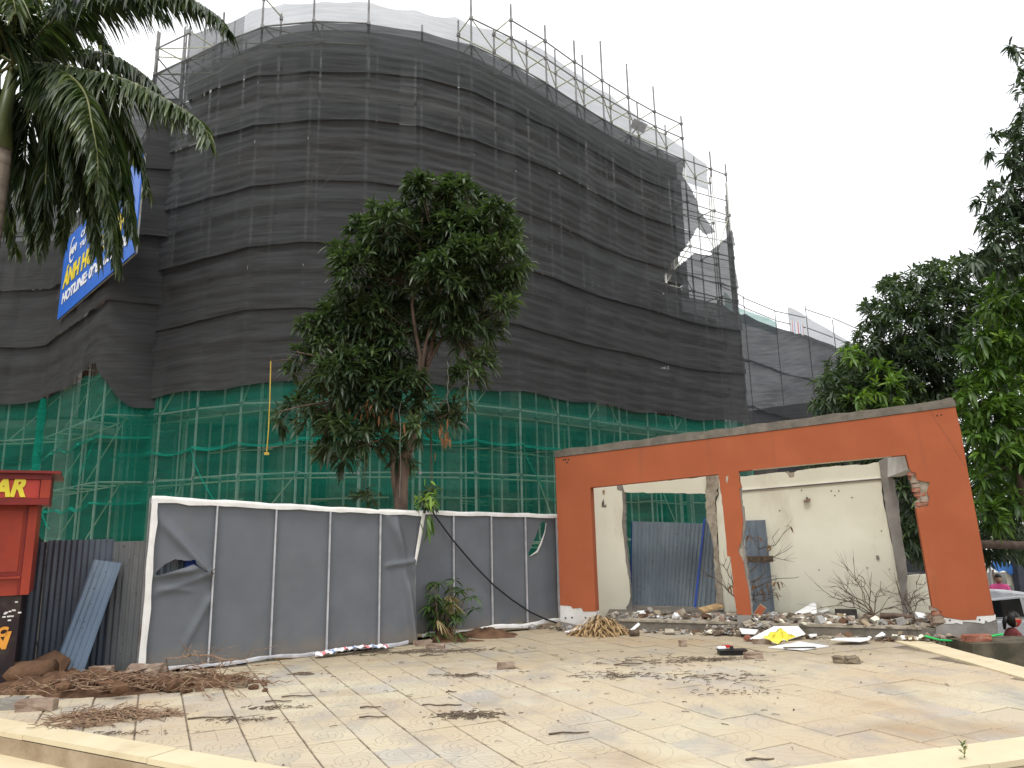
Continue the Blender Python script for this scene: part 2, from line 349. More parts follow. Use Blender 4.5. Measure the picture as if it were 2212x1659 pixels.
# ------------------------------------------------------------------ pavement: tiles and edging slabs
def tile_mat(name, pale, dusty):
    m, t, o = nodes(name)
    obj = N(t, 'ShaderNodeTexCoord').outputs['Object']; info = N(t, 'ShaderNodeObjectInfo').outputs['Random']
    sep = N(t, 'ShaderNodeSeparateXYZ'); t.links.new(obj, sep.inputs[0])
    def mth(op, a, b=None):
        n = N(t, 'ShaderNodeMath', operation=op)
        for i, x in enumerate((a, b)):
            if x is None: continue
            if isinstance(x, (int, float)): n.inputs[i].default_value = x
            else: t.links.new(x, n.inputs[i])
        return n.outputs[0]
    if name.endswith('rings'):
        # rings round one corner, so four tiles make a full oval
        dx = mth('ADD', sep.outputs['X'], .2); dy = mth('MULTIPLY', mth('ADD', sep.outputs['Y'], .2), 1.0)
        d = mth('SQRT', mth('ADD', mth('MULTIPLY', dx, dx), mth('MULTIPLY', dy, dy)))
        w_ = mth('ABSOLUTE', mth('SUBTRACT', mth('FRACT', mth('MULTIPLY', d, 11.0)), .5))
        lim = mth('LESS_THAN', d, .40)
        groove = mth('MULTIPLY', mth('MULTIPLY', mth('GREATER_THAN', w_, .46), .6), lim)
    else:
        # two combs of rounded hooks, one from each side
        sg = mth('SUBTRACT', mth('MULTIPLY', mth('GREATER_THAN', sep.outputs['Y'], 0.0), 2.0), 1.0)
        yy = mth('MULTIPLY', sep.outputs['Y'], sg); xx = mth('SUBTRACT', sep.outputs['X'], mth('MULTIPLY', sg, .045))
        over = mth('MAXIMUM', mth('SUBTRACT', yy, .045), 0.0)
        d = mth('SQRT', mth('ADD', mth('MULTIPLY', xx, xx), mth('MULTIPLY', over, over)))
        w_ = mth('ABSOLUTE', mth('SUBTRACT', mth('FRACT', mth('ADD', mth('MULTIPLY', d, 18.0), .2)), .5))
        groove = mth('MULTIPLY', mth('GREATER_THAN', w_, .44), mth('LESS_THAN', d, .16))
        groove = mth('MAXIMUM', groove, mth('LESS_THAN', yy, .003))
    base = ramp(t, info, [(0, tuple(x*.88 for x in pale)), (.3, pale), (.55, tuple(a*.5+b*.5 for a, b in zip(pale, dusty))), (.8, (.44, .41, .36)), (1, pale)])
    warm = ramp(t, noise(t, .55, (1, 1, 1), 4), [(.38, (0, 0, 0)), (.6, (.8,)*3)])
    base = mixc(t, warm, base, dusty)
    ps = N(t, 'ShaderNodeNewGeometry').outputs['Position']; sp = N(t, 'ShaderNodeSeparateXYZ'); t.links.new(ps, sp.inputs[0])
    # dust lies thicker towards the ruin and the fence at the back of the forecourt
    far = N(t, 'ShaderNodeMapRange'); far.inputs[1].default_value = 7.6; far.inputs[2].default_value = 10.2; t.links.new(sp.outputs['Y'], far.inputs[0])
    dn = mth('ADD', mth('MULTIPLY', noise(t, 1.6, (1, 1, 1), 6, rough=.7), 1.3), mth('SUBTRACT', far.outputs[0], 1.0))
    dust = ramp(t, dn, [(.15, (0, 0, 0)), (.6, (1, 1, 1))])
    keep = mth('SUBTRACT', 1.0, dust)
    gcol = mixc(t, mth('MULTIPLY', mth('MULTIPLY', groove, keep), mth('MULTIPLY', noise(t, 9), .85)), base, (.13, .1, .07))
    c2 = mixc(t, dust, gcol, mixc(t, noise(t, 4.5, (.6, 1.6, 1), 7, rough=.7), (.25, .215, .165), (.50, .41, .265)))
    grey = ramp(t, noise(t, .9, (1.7, 1, 1), 5, rough=.65), [(.5, (0, 0, 0)), (.7, (.75,)*3)])
    c3 = mixc(t, grey, c2, (.29, .275, .26))
    rust = ramp(t, noise(t, .42, (1, 1.2, 1), 4, rough=.6), [(.55, (0, 0, 0)), (.7, (.75,)*3)])
    c3 = mixc(t, rust, c3, (.36, .245, .135))
    speck = ramp(t, noise(t, 55, (1, 1, 1), 2), [(.66, (0, 0, 0)), (.72, (.55,)*3)])
    c4 = mixc(t, speck, c3, (.1, .08, .06))
    h = mth('SUBTRACT', mth('MULTIPLY', noise(t, 60), .3), mth('MULTIPLY', groove, keep))
    finish(t, o, c4, .85, .2, bumpn(t, h, .35, .006)); return m
M['tile_ring'] = tile_mat('paving_rings', (.55, .49, .355), (.485, .385, .265))
M['tile_bar'] = tile_mat('paving_bars', (.55, .495, .365), (.485, .39, .27))
M['edging'] = mat('cream_edging_slab', (.66, .57, .385), (.60, .51, .335), scale=2.5, rough=.7, bump=.06, dirt=(.42, .33, .2), dscale=1.4, dlo=.6, dhi=.85)
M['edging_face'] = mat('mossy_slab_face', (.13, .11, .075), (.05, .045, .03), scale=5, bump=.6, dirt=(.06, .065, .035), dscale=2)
M['joint'] = mat('dirty_joint_bed', (.25, .205, .15), (.13, .105, .078), scale=5, bump=.5)
pave = MB(); 
inner = [(CORNER[0]+AD.x*9.3, CORNER[1]+AD.y*9.3), (CORNER[0]+.0, CORNER[1]+.02), (RIGHT_END[0]-.02, RIGHT_END[1]+.02), (SIDE_TOP[0]-.02, 10.62), (5.3, 11.05), (.9, 12.9), (.5, 13.1), (-1.7, 11.3), (-4.7, 9.2), (-8.9, 9.2)]
bm = bmesh.new(); bm.faces.new([bm.verts.new((x, y, -.012)) for x, y in inner]); bmesh.ops.triangulate(bm, faces=bm.faces[:]); me = bpy.data.meshes.new('bed'); bm.to_mesh(me); bm.free()
pavement = link('pavement', me, M['joint']); tag(pavement, kind='structure')
TA = math.radians(-64); ax = Vector((math.cos(TA), math.sin(TA))); ay = Vector((math.cos(TA+math.pi/2-.06), math.sin(TA+math.pi/2-.06)))
T = .41; org = Vector((-.36, 6.26))
def tile_mesh(w, h, th, bev=.006):
    b = MB(); x, y = w/2, h/2
    def R(xx, yy, z): return [(-xx, -yy, z), (xx, -yy, z), (xx, yy, z), (-xx, yy, z)]
    b.add(R(x, y, -th)+R(x, y, -bev)+R(x-bev, y-bev, 0), [(0, 1, 5, 4), (1, 2, 6, 5), (2, 3, 7, 6), (3, 0, 4, 7), (4, 5, 9, 8), (5, 6, 10, 9), (6, 7, 11, 10), (7, 4, 8, 11), (8, 9, 10, 11)])
    return b.mesh('tile')
tm = [tile_mesh(T-.014, T-.014, .03) for _ in range(2)]; tm[0].materials.append(M['tile_ring']); tm[1].materials.append(M['tile_bar'])
off_l = Vector((nrm.x, nrm.y)); 
def inpave(p):
    # inside the edging strips and before the fences and the ruin
    dl = (Vector(CORNER)-p).dot(off_l)              # distance inside the left front edge
    nb = Vector((-BD.y, BD.x)); dr = (p-Vector(CORNER)).dot(nb)
    return dl > -.1 and dr > -.05 and p.x < 5.22 and inside(p.x, p.y, inner)
cand = []
for i in range(-30, 31):
    for j in range(-30, 31):
        p = org + ax*(T*(i+.5)) + ay*(T*(j+.5))
        if inpave(p): cand.append((p.length, i, j, p))
cand.sort(key=lambda q: q[0]); rest = MB()
for k, (d, i, j, p) in enumerate(cand):
    bar_ = (p.x < .7+.35*math.sin(p.y*2) and not (p.x > -.2 and p.y > 7.2)) 
    rz = TA + ((i % 2)*2+(j % 2 if i % 2 == 0 else 1-j % 2))*math.pi/2
    z = random.uniform(-.005, .004)
    if k < 300:
        me = tm[1 if bar_ else 0]; cuts = []
        nb = Vector((-BD.y, BD.x)); dl = (Vector(CORNER)-p).dot(off_l); dr = (p-Vector(CORNER)).dot(nb)
        for dd, co, no in ((dl, Vector(CORNER)-off_l*.08, off_l), (dr, Vector(CORNER)+nb*.08, -nb)):
            if dd < .42: cuts.append((co, no))
        if cuts:
            bm = bmesh.new(); bm.from_mesh(me); R = Matrix.Translation((p.x, p.y, 0)) @ Matrix.Rotation(rz, 4, 'Z'); bm.transform(R)
            for co, no in cuts: bmesh.ops.bisect_plane(bm, geom=bm.verts[:]+bm.edges[:]+bm.faces[:], plane_co=(co.x, co.y, 0), plane_no=(no.x, no.y, 0), clear_outer=True)
            if not bm.faces: bm.free(); continue
            bm.transform(R.inverted()); mt_ = me.materials[0]; me = bpy.data.meshes.new('cut_tile'); bm.to_mesh(me); bm.free(); me.materials.append(mt_)
        o = bpy.data.objects.new('paving_tile', me); COL.objects.link(o); o.parent = pavement
        o.location = (p.x, p.y, z); o.rotation_euler = (random.gauss(0, .004), random.gauss(0, .004), rz)
    else: rest.box((p.x, p.y, z-.015), (T-.012, T-.012, .03), TA)
if rest.v: tag(rest.build('paving_tile', M['tile_ring'], pavement), kind='stuff')
def slab_row(o, d, n, l0, l1, w0, w1, z, th, piece, m):
    l = l0
    while l < l1-.05:
        e = min(l+piece, l1)
        v, ex = strip(o, d, n, l+.003, e-.003, w0, w1, z+random.uniform(-.003, .003), th)
        prism(v, ex, 'edging_slab', m, pavement); l = e
slab_row(CORNER, AD, -off_l, .02, 9.2, .0, .27, .012, .04, 1.6, M['edging'])
slab_row(CORNER, BD, Vector((-BD.y, BD.x)), .02, 5.8, .0, .40, .012, .04, 1.6, M['edging'])
slab_row((5.64, 6.8), Vector((.008, 1)), Vector((-1, .008)), 0, 3.85, .0, .40, .012, .13, .8, M['edging'])
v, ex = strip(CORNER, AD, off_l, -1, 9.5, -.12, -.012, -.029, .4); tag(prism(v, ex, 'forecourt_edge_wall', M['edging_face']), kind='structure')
v, ex = strip(CORNER, AD, off_l, -1, 9.5, -.010, .42, -.17, .3); tag(prism(v, ex, 'lower_step', M['edging']), kind='structure')
v, ex = strip(CORNER, AD, off_l, -1, 9.5, .424, 1.1, -.33, .3); tag(prism(v, ex, 'bottom_step', M['earth']), kind='structure')
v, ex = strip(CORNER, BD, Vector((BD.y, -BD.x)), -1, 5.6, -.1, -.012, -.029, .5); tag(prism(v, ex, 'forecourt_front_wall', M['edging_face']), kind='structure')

# ------------------------------------------------------------------ the round building and its scaffold
RING = [(-11.9, 27.6), (-12.75, 25.2), (-12.75, 23.4), (-12.2, 22.35), (-10.91, 21.65), (-8.99, 20.6), (-7.52, 19.95), (-5.95, 19.78), (-4.4, 19.92), (-2.79, 20.3), (-1.1, 21.05), (.2, 22.05), (1.45, 23.2), (3.3, 25.12), (5.45, 27.18), (7.5, 28.75), (9.9, 30.3)]
def catmull(P, n=24):
    P = [np.array(p, float) for p in P]; P = [2*P[0]-P[1]] + P + [2*P[-1]-P[-2]]; o = []
    for i in range(1, len(P)-2):
        for k in range(n):
            t = k/n; a, b, c, d = P[i-1:i+3]
            o.append(.5*((2*b)+(-a+c)*t+(2*a-5*b+4*c-d)*t*t+(-a+3*b-3*c+d)*t**3))
    o.append(P[-2]); return np.array(o)
class Path:
    def __init__(s, pts):
        s.p = np.array(pts, float); s.s = np.concatenate([[0], np.cumsum(np.hypot(*np.diff(s.p, axis=0).T))]); s.L = s.s[-1]
    def at(s, q, off=0.0):
        q = min(max(q, 0), s.L); x = np.interp(q, s.s, s.p[:, 0]); y = np.interp(q, s.s, s.p[:, 1])
        e = .25; a0, a1 = max(q-e, 0), min(q+e, s.L)
        tx = np.interp(a1, s.s, s.p[:, 0])-np.interp(a0, s.s, s.p[:, 0]); ty = np.interp(a1, s.s, s.p[:, 1])-np.interp(a0, s.s, s.p[:, 1]); l = math.hypot(tx, ty)
        return Vector((x+ty/l*off, y-tx/l*off, 0))
    def find(s, x, y): 
        i = np.argmin((s.p[:, 0]-x)**2+(s.p[:, 1]-y)**2); return s.s[i]
ring = Path(catmull(RING)); BAY = 1.68
s0 = ring.find(-1.1, 21.05) % BAY
NODE = [s0+k*BAY for k in range(int((ring.L-s0)/BAY)+1)]
if ring.L-NODE[-1] > .5: NODE.append(ring.L-.02)
else: NODE[-1] = ring.L-.02
IN1, CORE, ROOF = -.95, -1.35, 17.95
CORE_END = ring.find(8.35, 29.3)
def px2(p): a = proj(p); return a[0]/K, a[1]/K
# -- building
bld = empty('unfinished_building', (-3, 24, 0)); tag(bld, 'round unfinished concrete building wrapped in dark netting behind scaffolding', 'building')
def off(o): o.matrix_parent_inverse = Matrix.Translation(-o.parent.location); return o
def curved(name, m, q0, q1, o0, o1, z0, z1, parent, step=.6):
    b = MB(); n = max(2, int((q1-q0)/step)); V = []
    for i in range(n+1):
        q = q0+(q1-q0)*i/n
        for oo, z in ((o0, z0), (o0, z1), (o1, z1), (o1, z0)):
            p = ring.at(q, oo); V.append((p.x, p.y, z))
    F = [(0, 1, 2, 3), tuple(n*4+k for k in (3, 2, 1, 0))]
    for i in range(n):
        for k in range(4): a = i*4+k; c = i*4+(k+1) % 4; F.append((a, a+4, c+4, c))
    b.add(V, F); return off(b.build(name, m, parent))
LEV = [5.7, 9.1, 12.5, 15.9]
for z in LEV: curved('floor_slab', M['concrete_lt'], .2, CORE_END, CORE, CORE-7, z-.35, z, bld)
curved('roof_slab', M['concrete_lt'], .2, CORE_END, CORE+.1, CORE-7, ROOF-.75, ROOF, bld)
for z, zt in zip(LEV, LEV[1:]+[ROOF-.4]): 
    curved('infill_wall', M['brick_wall'], .25, CORE_END-.1, CORE-.5, CORE-.7, z+.005, zt-.75 if zt < 17 else zt-.38, bld)
q = s0+BAY*.5; k = 0
while q < CORE_END-.3:
    for z, zt in zip([-.03]+LEV, [5.35]+[x-.35 for x in LEV[1:]]+[ROOF-.75]):
        if z > 0 and k % 2: continue
        p = ring.at(q, CORE-(.3 if z > 0 else 1.0)); t = ring.at(q+.1)-ring.at(q-.1)
        b = MB(); b.box((p.x, p.y, (z+zt)/2), (.5, .5, zt-z-.004), math.atan2(t.y, t.x)); off(b.build('column', M['concrete_lt' if z > 0 else 'cap'], bld))
    if k % 3 != 1:
        curved('brick_infill', M['brick_wall'] if k % 2 else M['cap'], q+.3, min(q+1.9, CORE_END), CORE-1.6, CORE-1.8, -.03, 5.34 if k % 4 else 3.0, bld)
    q += 2.35; k += 1
curved('rear_wall', M['shade'], .2, ring.L, CORE-3.6, CORE-3.8, -.03, 5.34, bld)  # added dark wall, blocks daylight that would show through the green net
curved('floor_slab', M['concrete_lt'], CORE_END+.02, ring.L, CORE, CORE-5, 5.35, 5.7, bld)
p0, p1 = ring.at(CORE_END-.02, CORE-.5), ring.at(CORE_END-.02, CORE-.5)+Vector((3.6, 14, 0))
b = MB(); a = Plane(p0, p1); b.box(((p0.x+p1.x)/2, (p0.y+p1.y)/2, 8.7), ((p1-p0).length, .25, 17.4), a.rot()); off(b.build('end_wall', M['concrete'], bld))

t_ = (ring.at(ring.L)-ring.at(ring.L-.4)).normalized()
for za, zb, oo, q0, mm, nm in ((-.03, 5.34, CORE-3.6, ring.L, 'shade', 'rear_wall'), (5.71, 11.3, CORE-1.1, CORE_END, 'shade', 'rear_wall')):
    a = ring.at(q0, oo); e = a+t_*(8.0 if za < 0 else 3.1); pl = Plane(a, e); b = MB(); b.box(((a.x+e.x)/2, (a.y+e.y)/2, (za+zb)/2), (pl.L, .2, zb-za), pl.rot()); off(b.build(nm, M[mm], bld))  # added dark walls closing off the sky behind the right-hand end
a = Plane((-15.2, 27.6), (-8.2, 25.0)); b = MB(); c = a.at(a.L/2, 8.6); b.box(c, (a.L, .2, 17.2), a.rot()); off(b.build('rear_wall', M['shade'], bld))  # another added dark plane, stops sky showing through at the left
# -- scaffold
scf = empty('scaffold', (-3, 21, 0)); tag(scf, 'tall curved steel tube scaffold wrapped around the round building', 'scaffold')
def groupk(q):
    x = px2((*ring.at(q)[:2], 18))[0]
    return 555 < x < 805 or 960 < x < 1185 or 1205 < x < 1600 or 330 < x < 520
LIFT = [1.3+2.0*i for i in range(8)]
tops = {}
TX = [330, 490, 570, 795, 980, 1015, 1095, 1170, 1220, 1270, 1325, 1370, 1412, 1455, 1500, 1530, 1575, 1610]
TY_ = [75, 45, -10, 0, 20, 0, 20, 55, 110, 75, 115, 165, 200, 230, 295, 330, 375, 400]
def height_at(q, o, xs_, ys_):
    p = ring.at(q, o); x = px2((p.x, p.y, 18.4))[0]; return at_y(x*K, np.interp(x, xs_, ys_)*K, p.y).z
def top_of(q):
    return height_at(q, 0, TX, TY_) if groupk(q) else 17.2
UP = [17.3, 18.3, 19.0]
def sbar(a, b, r=.026, name='ledger', m='pole'):
    o = bar(name, a, b, r, M[m], scf, 5); o.matrix_parent_inverse = Matrix.Translation(-scf.location); return o
stuffb = MB()
for i, qn in enumerate(NODE):
    zt = top_of(qn); p = ring.at(qn); tops[i] = zt
    sbar((p.x, p.y, -.03), (p.x, p.y, 5.9), .036, 'standard', 'pole_l')
    sbar((p.x, p.y, 5.9), (p.x, p.y, 16.9), .036, 'standard', 'pole_w')
    sbar((p.x, p.y, 16.9), (p.x, p.y, zt+random.uniform(0, .35)), .036, 'standard')  # bare tops in darker steel, painting in their backlit look against the sky
    p = ring.at(qn, IN1)
    sbar((p.x, p.y, -.03), (p.x, p.y, 5.9), .034, 'standard', 'pole_l')
    sbar((p.x, p.y, 5.9), (p.x, p.y, 16.7), .034, 'standard', 'pole_w')
    sbar((p.x, p.y, 16.7), (p.x, p.y, zt-.2+random.uniform(0, .5)), .034, 'standard')
    if i % 2 == 0:
        p = ring.at(min(qn+.3, ring.L), -.5); sbar((p.x, p.y, -.03), (p.x, p.y, 16.6), .024, 'standard', 'pole_l')
for i in range(len(NODE)-1):
    a, b = NODE[i], NODE[i+1]
    for z in LIFT + [z for z in UP if z < min(tops[i], tops[i+1])]:
        pa, pb = ring.at(a), ring.at(b); sbar((pa.x, pa.y, z), (pb.x, pb.y, z+random.uniform(-.03, .03)), .026, 'ledger', 'pole_l' if z < 16.5 else 'pole')
        pa, pb = ring.at(a, IN1), ring.at(b, IN1); stuffb.tube([(pa.x, pa.y, z-.05), (pb.x, pb.y, z-.05)], .026, n=5)
    # inner handrail, transoms and bracing
    for z in LIFT + [z for z in UP if z < tops[i]]:
        pa, pb = ring.at(a), ring.at(a, IN1); stuffb.tube([(pa.x, pa.y, z+.06), (pb.x, pb.y, z+.06)], .024, n=5)
    for kz, z in enumerate(LIFT[:-1]):
        if (i+kz) % 3 == 0 and (z > 4 or i % 6 == 0):
            pa, pb = ring.at(a, -.05), ring.at(b, -.05); stuffb.tube([(pa.x, pa.y, z), (pb.x, pb.y, z+2)], .022, n=5)
        if (i+kz) % 2 == 0 and (z > 4 or i % 4 == 0):
            pa, pb = ring.at(a, -.05), ring.at(a, IN1); stuffb.tube([(pa.x, pa.y, z), (pb.x, pb.y, z+2)], .022, n=5)
    for z in [z for z in UP if z < min(tops[i], tops[i+1])][:2]:
        pa, pb = ring.at(a), ring.at(b, IN1); stuffb.tube([(pa.x, pa.y, z), (pb.x, pb.y, z+.05)], .02, n=5)
off(tag(stuffb.build('brace', M['pole_y'], scf), kind='stuff'))
cl = MB()
for i, qn in enumerate(NODE):
    for z in LIFT + [z for z in UP if z < tops[i]]:
        for oo in (0, IN1):
            p = ring.at(qn, oo); cl.box((p.x, p.y, z), (.10, .10, .11), .5)
off(tag(cl.build('coupler', M['pole'], scf), kind='stuff'))
# end tower of the scaffold, returning away from the viewer
pe = ring.at(ring.L); bk = Vector((.28, 1, 0)).normalized()
for k in range(1, 5):
    p = pe + bk*(1.3*k); sbar((p.x, p.y, -.03), (p.x, p.y, 17.5), .034, 'standard')
    for z in LIFT+[16.3]:
        a = pe+bk*(1.3*(k-1)); sbar((a.x, a.y, z), (p.x, p.y, z), .024)
        if k in (1, 3): c = ring.at(ring.L-3.2, IN1*k*1.2); sbar((p.x, p.y, z+.3), (c.x, c.y, z+.3), .022)
# falsework props under the first slab, seen through the green net
fw = empty('falsework', (-3, 23, 0)); tag(fw, 'forest of steel props and ledgers under the first floor, behind green net', 'scaffold props')
fs = MB()
for i, qn in enumerate(np.arange(1.0, ring.L-1, 1.25)):
    for r_, off_ in enumerate((-2.0, -3.3, -4.7)):
        p = ring.at(qn+.4*r_+random.uniform(-.15, .15), off_+random.uniform(-.1, .1))
        if r_ < 2:
            o = bar('prop', (p.x, p.y, -.03), (p.x, p.y, 5.33), .036, M['pole_y' if (i+r_) % 3 == 0 else 'pole_l'], fw, 5); o.matrix_parent_inverse = Matrix.Translation(-fw.location)
        else: fs.tube([(p.x, p.y, -.03), (p.x, p.y, 5.33)], .036, n=5)
        for z in (1.1, 2.7, 4.3):
            if random.random() < .8:
                p2 = ring.at(qn+1.65+.4*r_, off_); fs.tube([(p.x, p.y, z), (p2.x, p2.y, z+random.uniform(-.1, .1))], .026, n=5)
            if random.random() < .6:
                p2 = ring.at(qn+.4*r_, off_-1.3); fs.tube([(p.x, p.y, z+.1), (p2.x, p2.y, z+.1)], .024, n=5)
fo = tag(fs.build('ledger', M['pole_y'], fw), kind='stuff'); fo.matrix_parent_inverse = Matrix.Translation(-fw.location)

# ------------------------------------------------------------------ nets
HOLE = [tuple((2000+.633*x)*.54 if i == 0 else (200+.633*x)*.54 for i, x in enumerate(p)) for p in
  [(1150, 790), (1205, 870), (1250, 960), (1255, 1015), (1320, 1090), (1360, 1150), (1300, 1170), (1245, 1120), (1215, 1185), (1130, 1300), (1065, 1360), (1070, 1395), (1110, 1385), (1220, 1290), (1340, 1300), (1330, 1270), (1440, 1180), (1475, 1110), (1500, 1000), (1500, 820), (1340, 700), (1200, 560)]]
HOLE2 = [tuple((2000+.633*x)*.54 if i == 0 else (200+.633*x)*.54 for i, x in enumerate(p)) for p in
  [(1040, 1415), (1070, 1400), (1100, 1470), (1112, 1490), (1120, 1465), (1150, 1475), (1148, 1515), (1090, 1490), (1035, 1465)]]
def nz2(a, b, seed=0):
    """smooth pseudo-noise"""
    return (math.sin(a*1.7+seed)+math.sin(a*.73-b*1.3+seed*2.1)+math.sin(b*2.9+a*.31+seed*.7)+math.sin(a*3.1+b*.9+seed*1.3)*.5)/3.5
def hang(path, nodes_, q0, q1, z0, z1, name, m, seed, base=.07, belly=.10, sag=.06, hem=.05, holes=(), du=.14, dz=.13, wr=1.0, zbot=None, ztop=None):
    """a strip of cloth tied at the scaffold nodes: it sags between them and bellies out, with long level creases"""
    nu = int((q1-q0)/du); nv = max(4, int((z1-z0)/dz)); nodes_ = np.array(nodes_); V = []; 
    for i in range(nu+1):
        q = q0+(q1-q0)*i/nu
        j = np.searchsorted(nodes_, q); a = nodes_[max(j-1, 0)]; b = nodes_[min(j, len(nodes_)-1)]; t = 0 if b <= a else min(max((q-a)/(b-a), 0), 1)
        sw = math.sin(math.pi*t); r1 = math.sin(13.7*j+seed); r2 = math.sin(7.3*j+seed*1.9)
        zt = (z1 if ztop is None else ztop(q)); zb = (z0 if zbot is None else zbot(q))
        for k in range(nv+1):
            v = k/nv                                     # 0 bottom .. 1 top
            z = zb+(zt-zb)*v - sag*sw*(.6+.4*r1)*(v**2*.9+.25)
            o = base + belly*sw*(.75+.45*r2)*math.sin(math.pi*min(v*1.15, 1))*.9 + hem*(1-v)**3
            o += wr*(.022*nz2(q*.9, z*7+seed*3, seed)*sw**.5 + .035*math.exp(-((v-.62-.06*r1)*11)**2)*(.4+sw) + .012*math.sin(z*23+q*.8+seed+2*sw))
            o -= wr*.03*(math.exp(-((v-.5)*16)**2)+.7*math.exp(-((v-.28-.02*r2)*22)**2)*(r1 > -.3))*(.35+.65*sw)
            # the tie half way up pulls the cloth in at each standard
            o -= .05*math.exp(-((t-round(t))*7)**2)*math.exp(-((v-.5)*9)**2)
            oo_ = max(o, .045) if base > 0 else o; p = path.at(a, oo_).lerp(path.at(b, oo_), t) if b > a else path.at(q, oo_); V.append((p.x, p.y, z))
    F = []
    for i in range(nu):
        for k in range(nv):
            f = (i*(nv+1)+k, (i+1)*(nv+1)+k, (i+1)*(nv+1)+k+1, i*(nv+1)+k+1)
            if holes:
                c = [sum(V[x][d] for x in f)/4 for d in range(3)]; x, y = px2(c)
                if any(inside(x, y, h_) for h_ in holes): continue
            F.append(f)
    b = MB(); b.add(V, F); return b.build(name, m, None, smooth=True)
STR = [(15.5, 17.25, 'net'), (13.85, 15.62, 'net'), (11.85, 13.97, 'net_mid'), (9.9, 11.97, 'net_mid'), (7.95, 10.02, 'net_low'), (5.8, 8.07, 'net_low')]
WHICH = ['topmost', 'second highest', 'third highest', 'fourth highest', 'fifth highest', 'lowest']
QS = .3
for k, (za, zb, mm) in enumerate(STR):
    def zbot(q, za=za, k=k): return za + (.05*math.sin(q*.9+k) if k < 5 else .06*math.sin(q*1.7)+.08*smooth(16, 26, q))
    o = hang(ring, NODE, QS, ring.L, za, zb, 'dark_safety_net', M[mm], k*1.7+.4, base=.06+.012*(k % 2), hem=.09, holes=(HOLE, HOLE2) if k < 5 else (), zbot=zbot, wr=1.0 if k else .8, du=.06 if k < 3 else .12, dz=.045 if k < 3 else .08)
    tag(o, f'{WHICH[k]} band of dark grey shade net wrapped round the curved scaffold', 'safety net', 'dark nets on the round building')
# second layer of net on the inner standards at the open right hand end
q7 = next(q for q in np.arange(CORE_END, ring.L, .05) if proj((*ring.at(q)[:2], 14))[0] > 702 or q > ring.L-.1)
for za, zb, qa_, qb_, nm in ((11.4, 17.0, CORE_END-.7, q7, 'upper'), (5.7, 11.5, CORE_END-.7, ring.L, 'lower')):
    o = hang(ring, NODE, qa_, qb_, za, zb, 'dark_safety_net', M['net_mid'], 4.4+za, base=IN1-.1, belly=-.05, sag=.05, hem=0, wr=.4, holes=(HOLE, HOLE2), du=.11, dz=.1)
    tag(o, f'{nm} inner layer of dark net behind the torn right hand end', 'safety net')
# pale thin net above the roof line, hung on the inner standards
o = hang(ring, NODE, QS, ring.L, 17.0, 19.15, 'pale_roof_net', M['net_pale'], 9.1, base=IN1-.12, belly=-.05, sag=.1, hem=0, wr=.4, ztop=lambda q: height_at(q, IN1-.12, [250, 300, 355, 490, 570, 770, 983, 1061, 1169, 1271, 1326, 1381, 1460, 1535, 1576, 1620], [190, 150, 90, 45, 10, 0, 35, 63, 102, 173, 207, 252, 306, 361, 409, 440]))
o.data.update()
tag(o, 'pale translucent net along the roof edge against the sky', 'safety net')
# green netting below the dark bands
def ribbon(pts, wid, name, m, parent):
    b = MB(); V = []; n = len(pts)
    for i, p in enumerate(pts):
        p = Vector(p); t = (Vector(pts[min(i+1, n-1)])-Vector(pts[max(i-1, 0)])).normalized(); s_ = t.cross(Vector((p.x, p.y, 0)).normalized()).normalized()
        w_ = wid*(.6+.5*abs(math.sin(i*1.3)))
        V += [tuple(p-s_*w_/2), tuple(p+s_*w_/2)]
    b.add(V, [(2*i, 2*i+1, 2*i+3, 2*i+2) for i in range(n-1)]); return b.build(name, m, parent, True)
def folds(path, nodes_, zf, parent, seed, lo=1.0):
    r = random.Random(seed)
    nodes_ = [q for q in nodes_ if q > .4]
    for i in range(len(nodes_)-1):
        a, b = nodes_[i], nodes_[i+1]; pts = []; sg_ = r.uniform(.2, 1.6); zf += r.uniform(-.06, .06)
        for k in range(9):
            t = k/8; q = a+(b-a)*t; p = path.at(q, .13); pts.append((p.x, p.y, zf-.10*sg_*math.sin(math.pi*t)+.02))
        ribbon(pts, .06+.05*r.random(), 'gathered_fold', M['net_green_fold'], parent)
        if r.random() < .35:
            pts = []; d = 1 if r.random() < .7 else -1; q0 = a if d > 0 else b
            for k in range(8):
                t = k/7; q = q0+d*(b-a)*.8*t; p = path.at(q, .12+.05*t); pts.append((p.x, p.y, zf-.05-(zf-lo)*.55*(t**.75)))
            ribbon(pts, .045, 'gathered_fold', M['net_green_fold'], parent)
GQ0 = 2.0
g1 = hang(ring, NODE, GQ0, ring.L, 4.05, 5.95, 'green_safety_net', M['net_green'], 3.3, base=.06, belly=.07, sag=.1, hem=.05, wr=1.6)
tag(g1, 'upper band of green netting on the curved scaffold just below the dark nets', 'safety net'); 
g2 = hang(ring, NODE, GQ0, ring.L, .5, 4.1, 'green_safety_net', M['net_green'], 5.1, base=.05, belly=.09, sag=.1, hem=.02, wr=1.8, du=.16, dz=.16)
tag(g2, 'lower band of green netting on the curved scaffold above the grey fences', 'safety net')
folds(ring, NODE, 4.1, g2, 4)

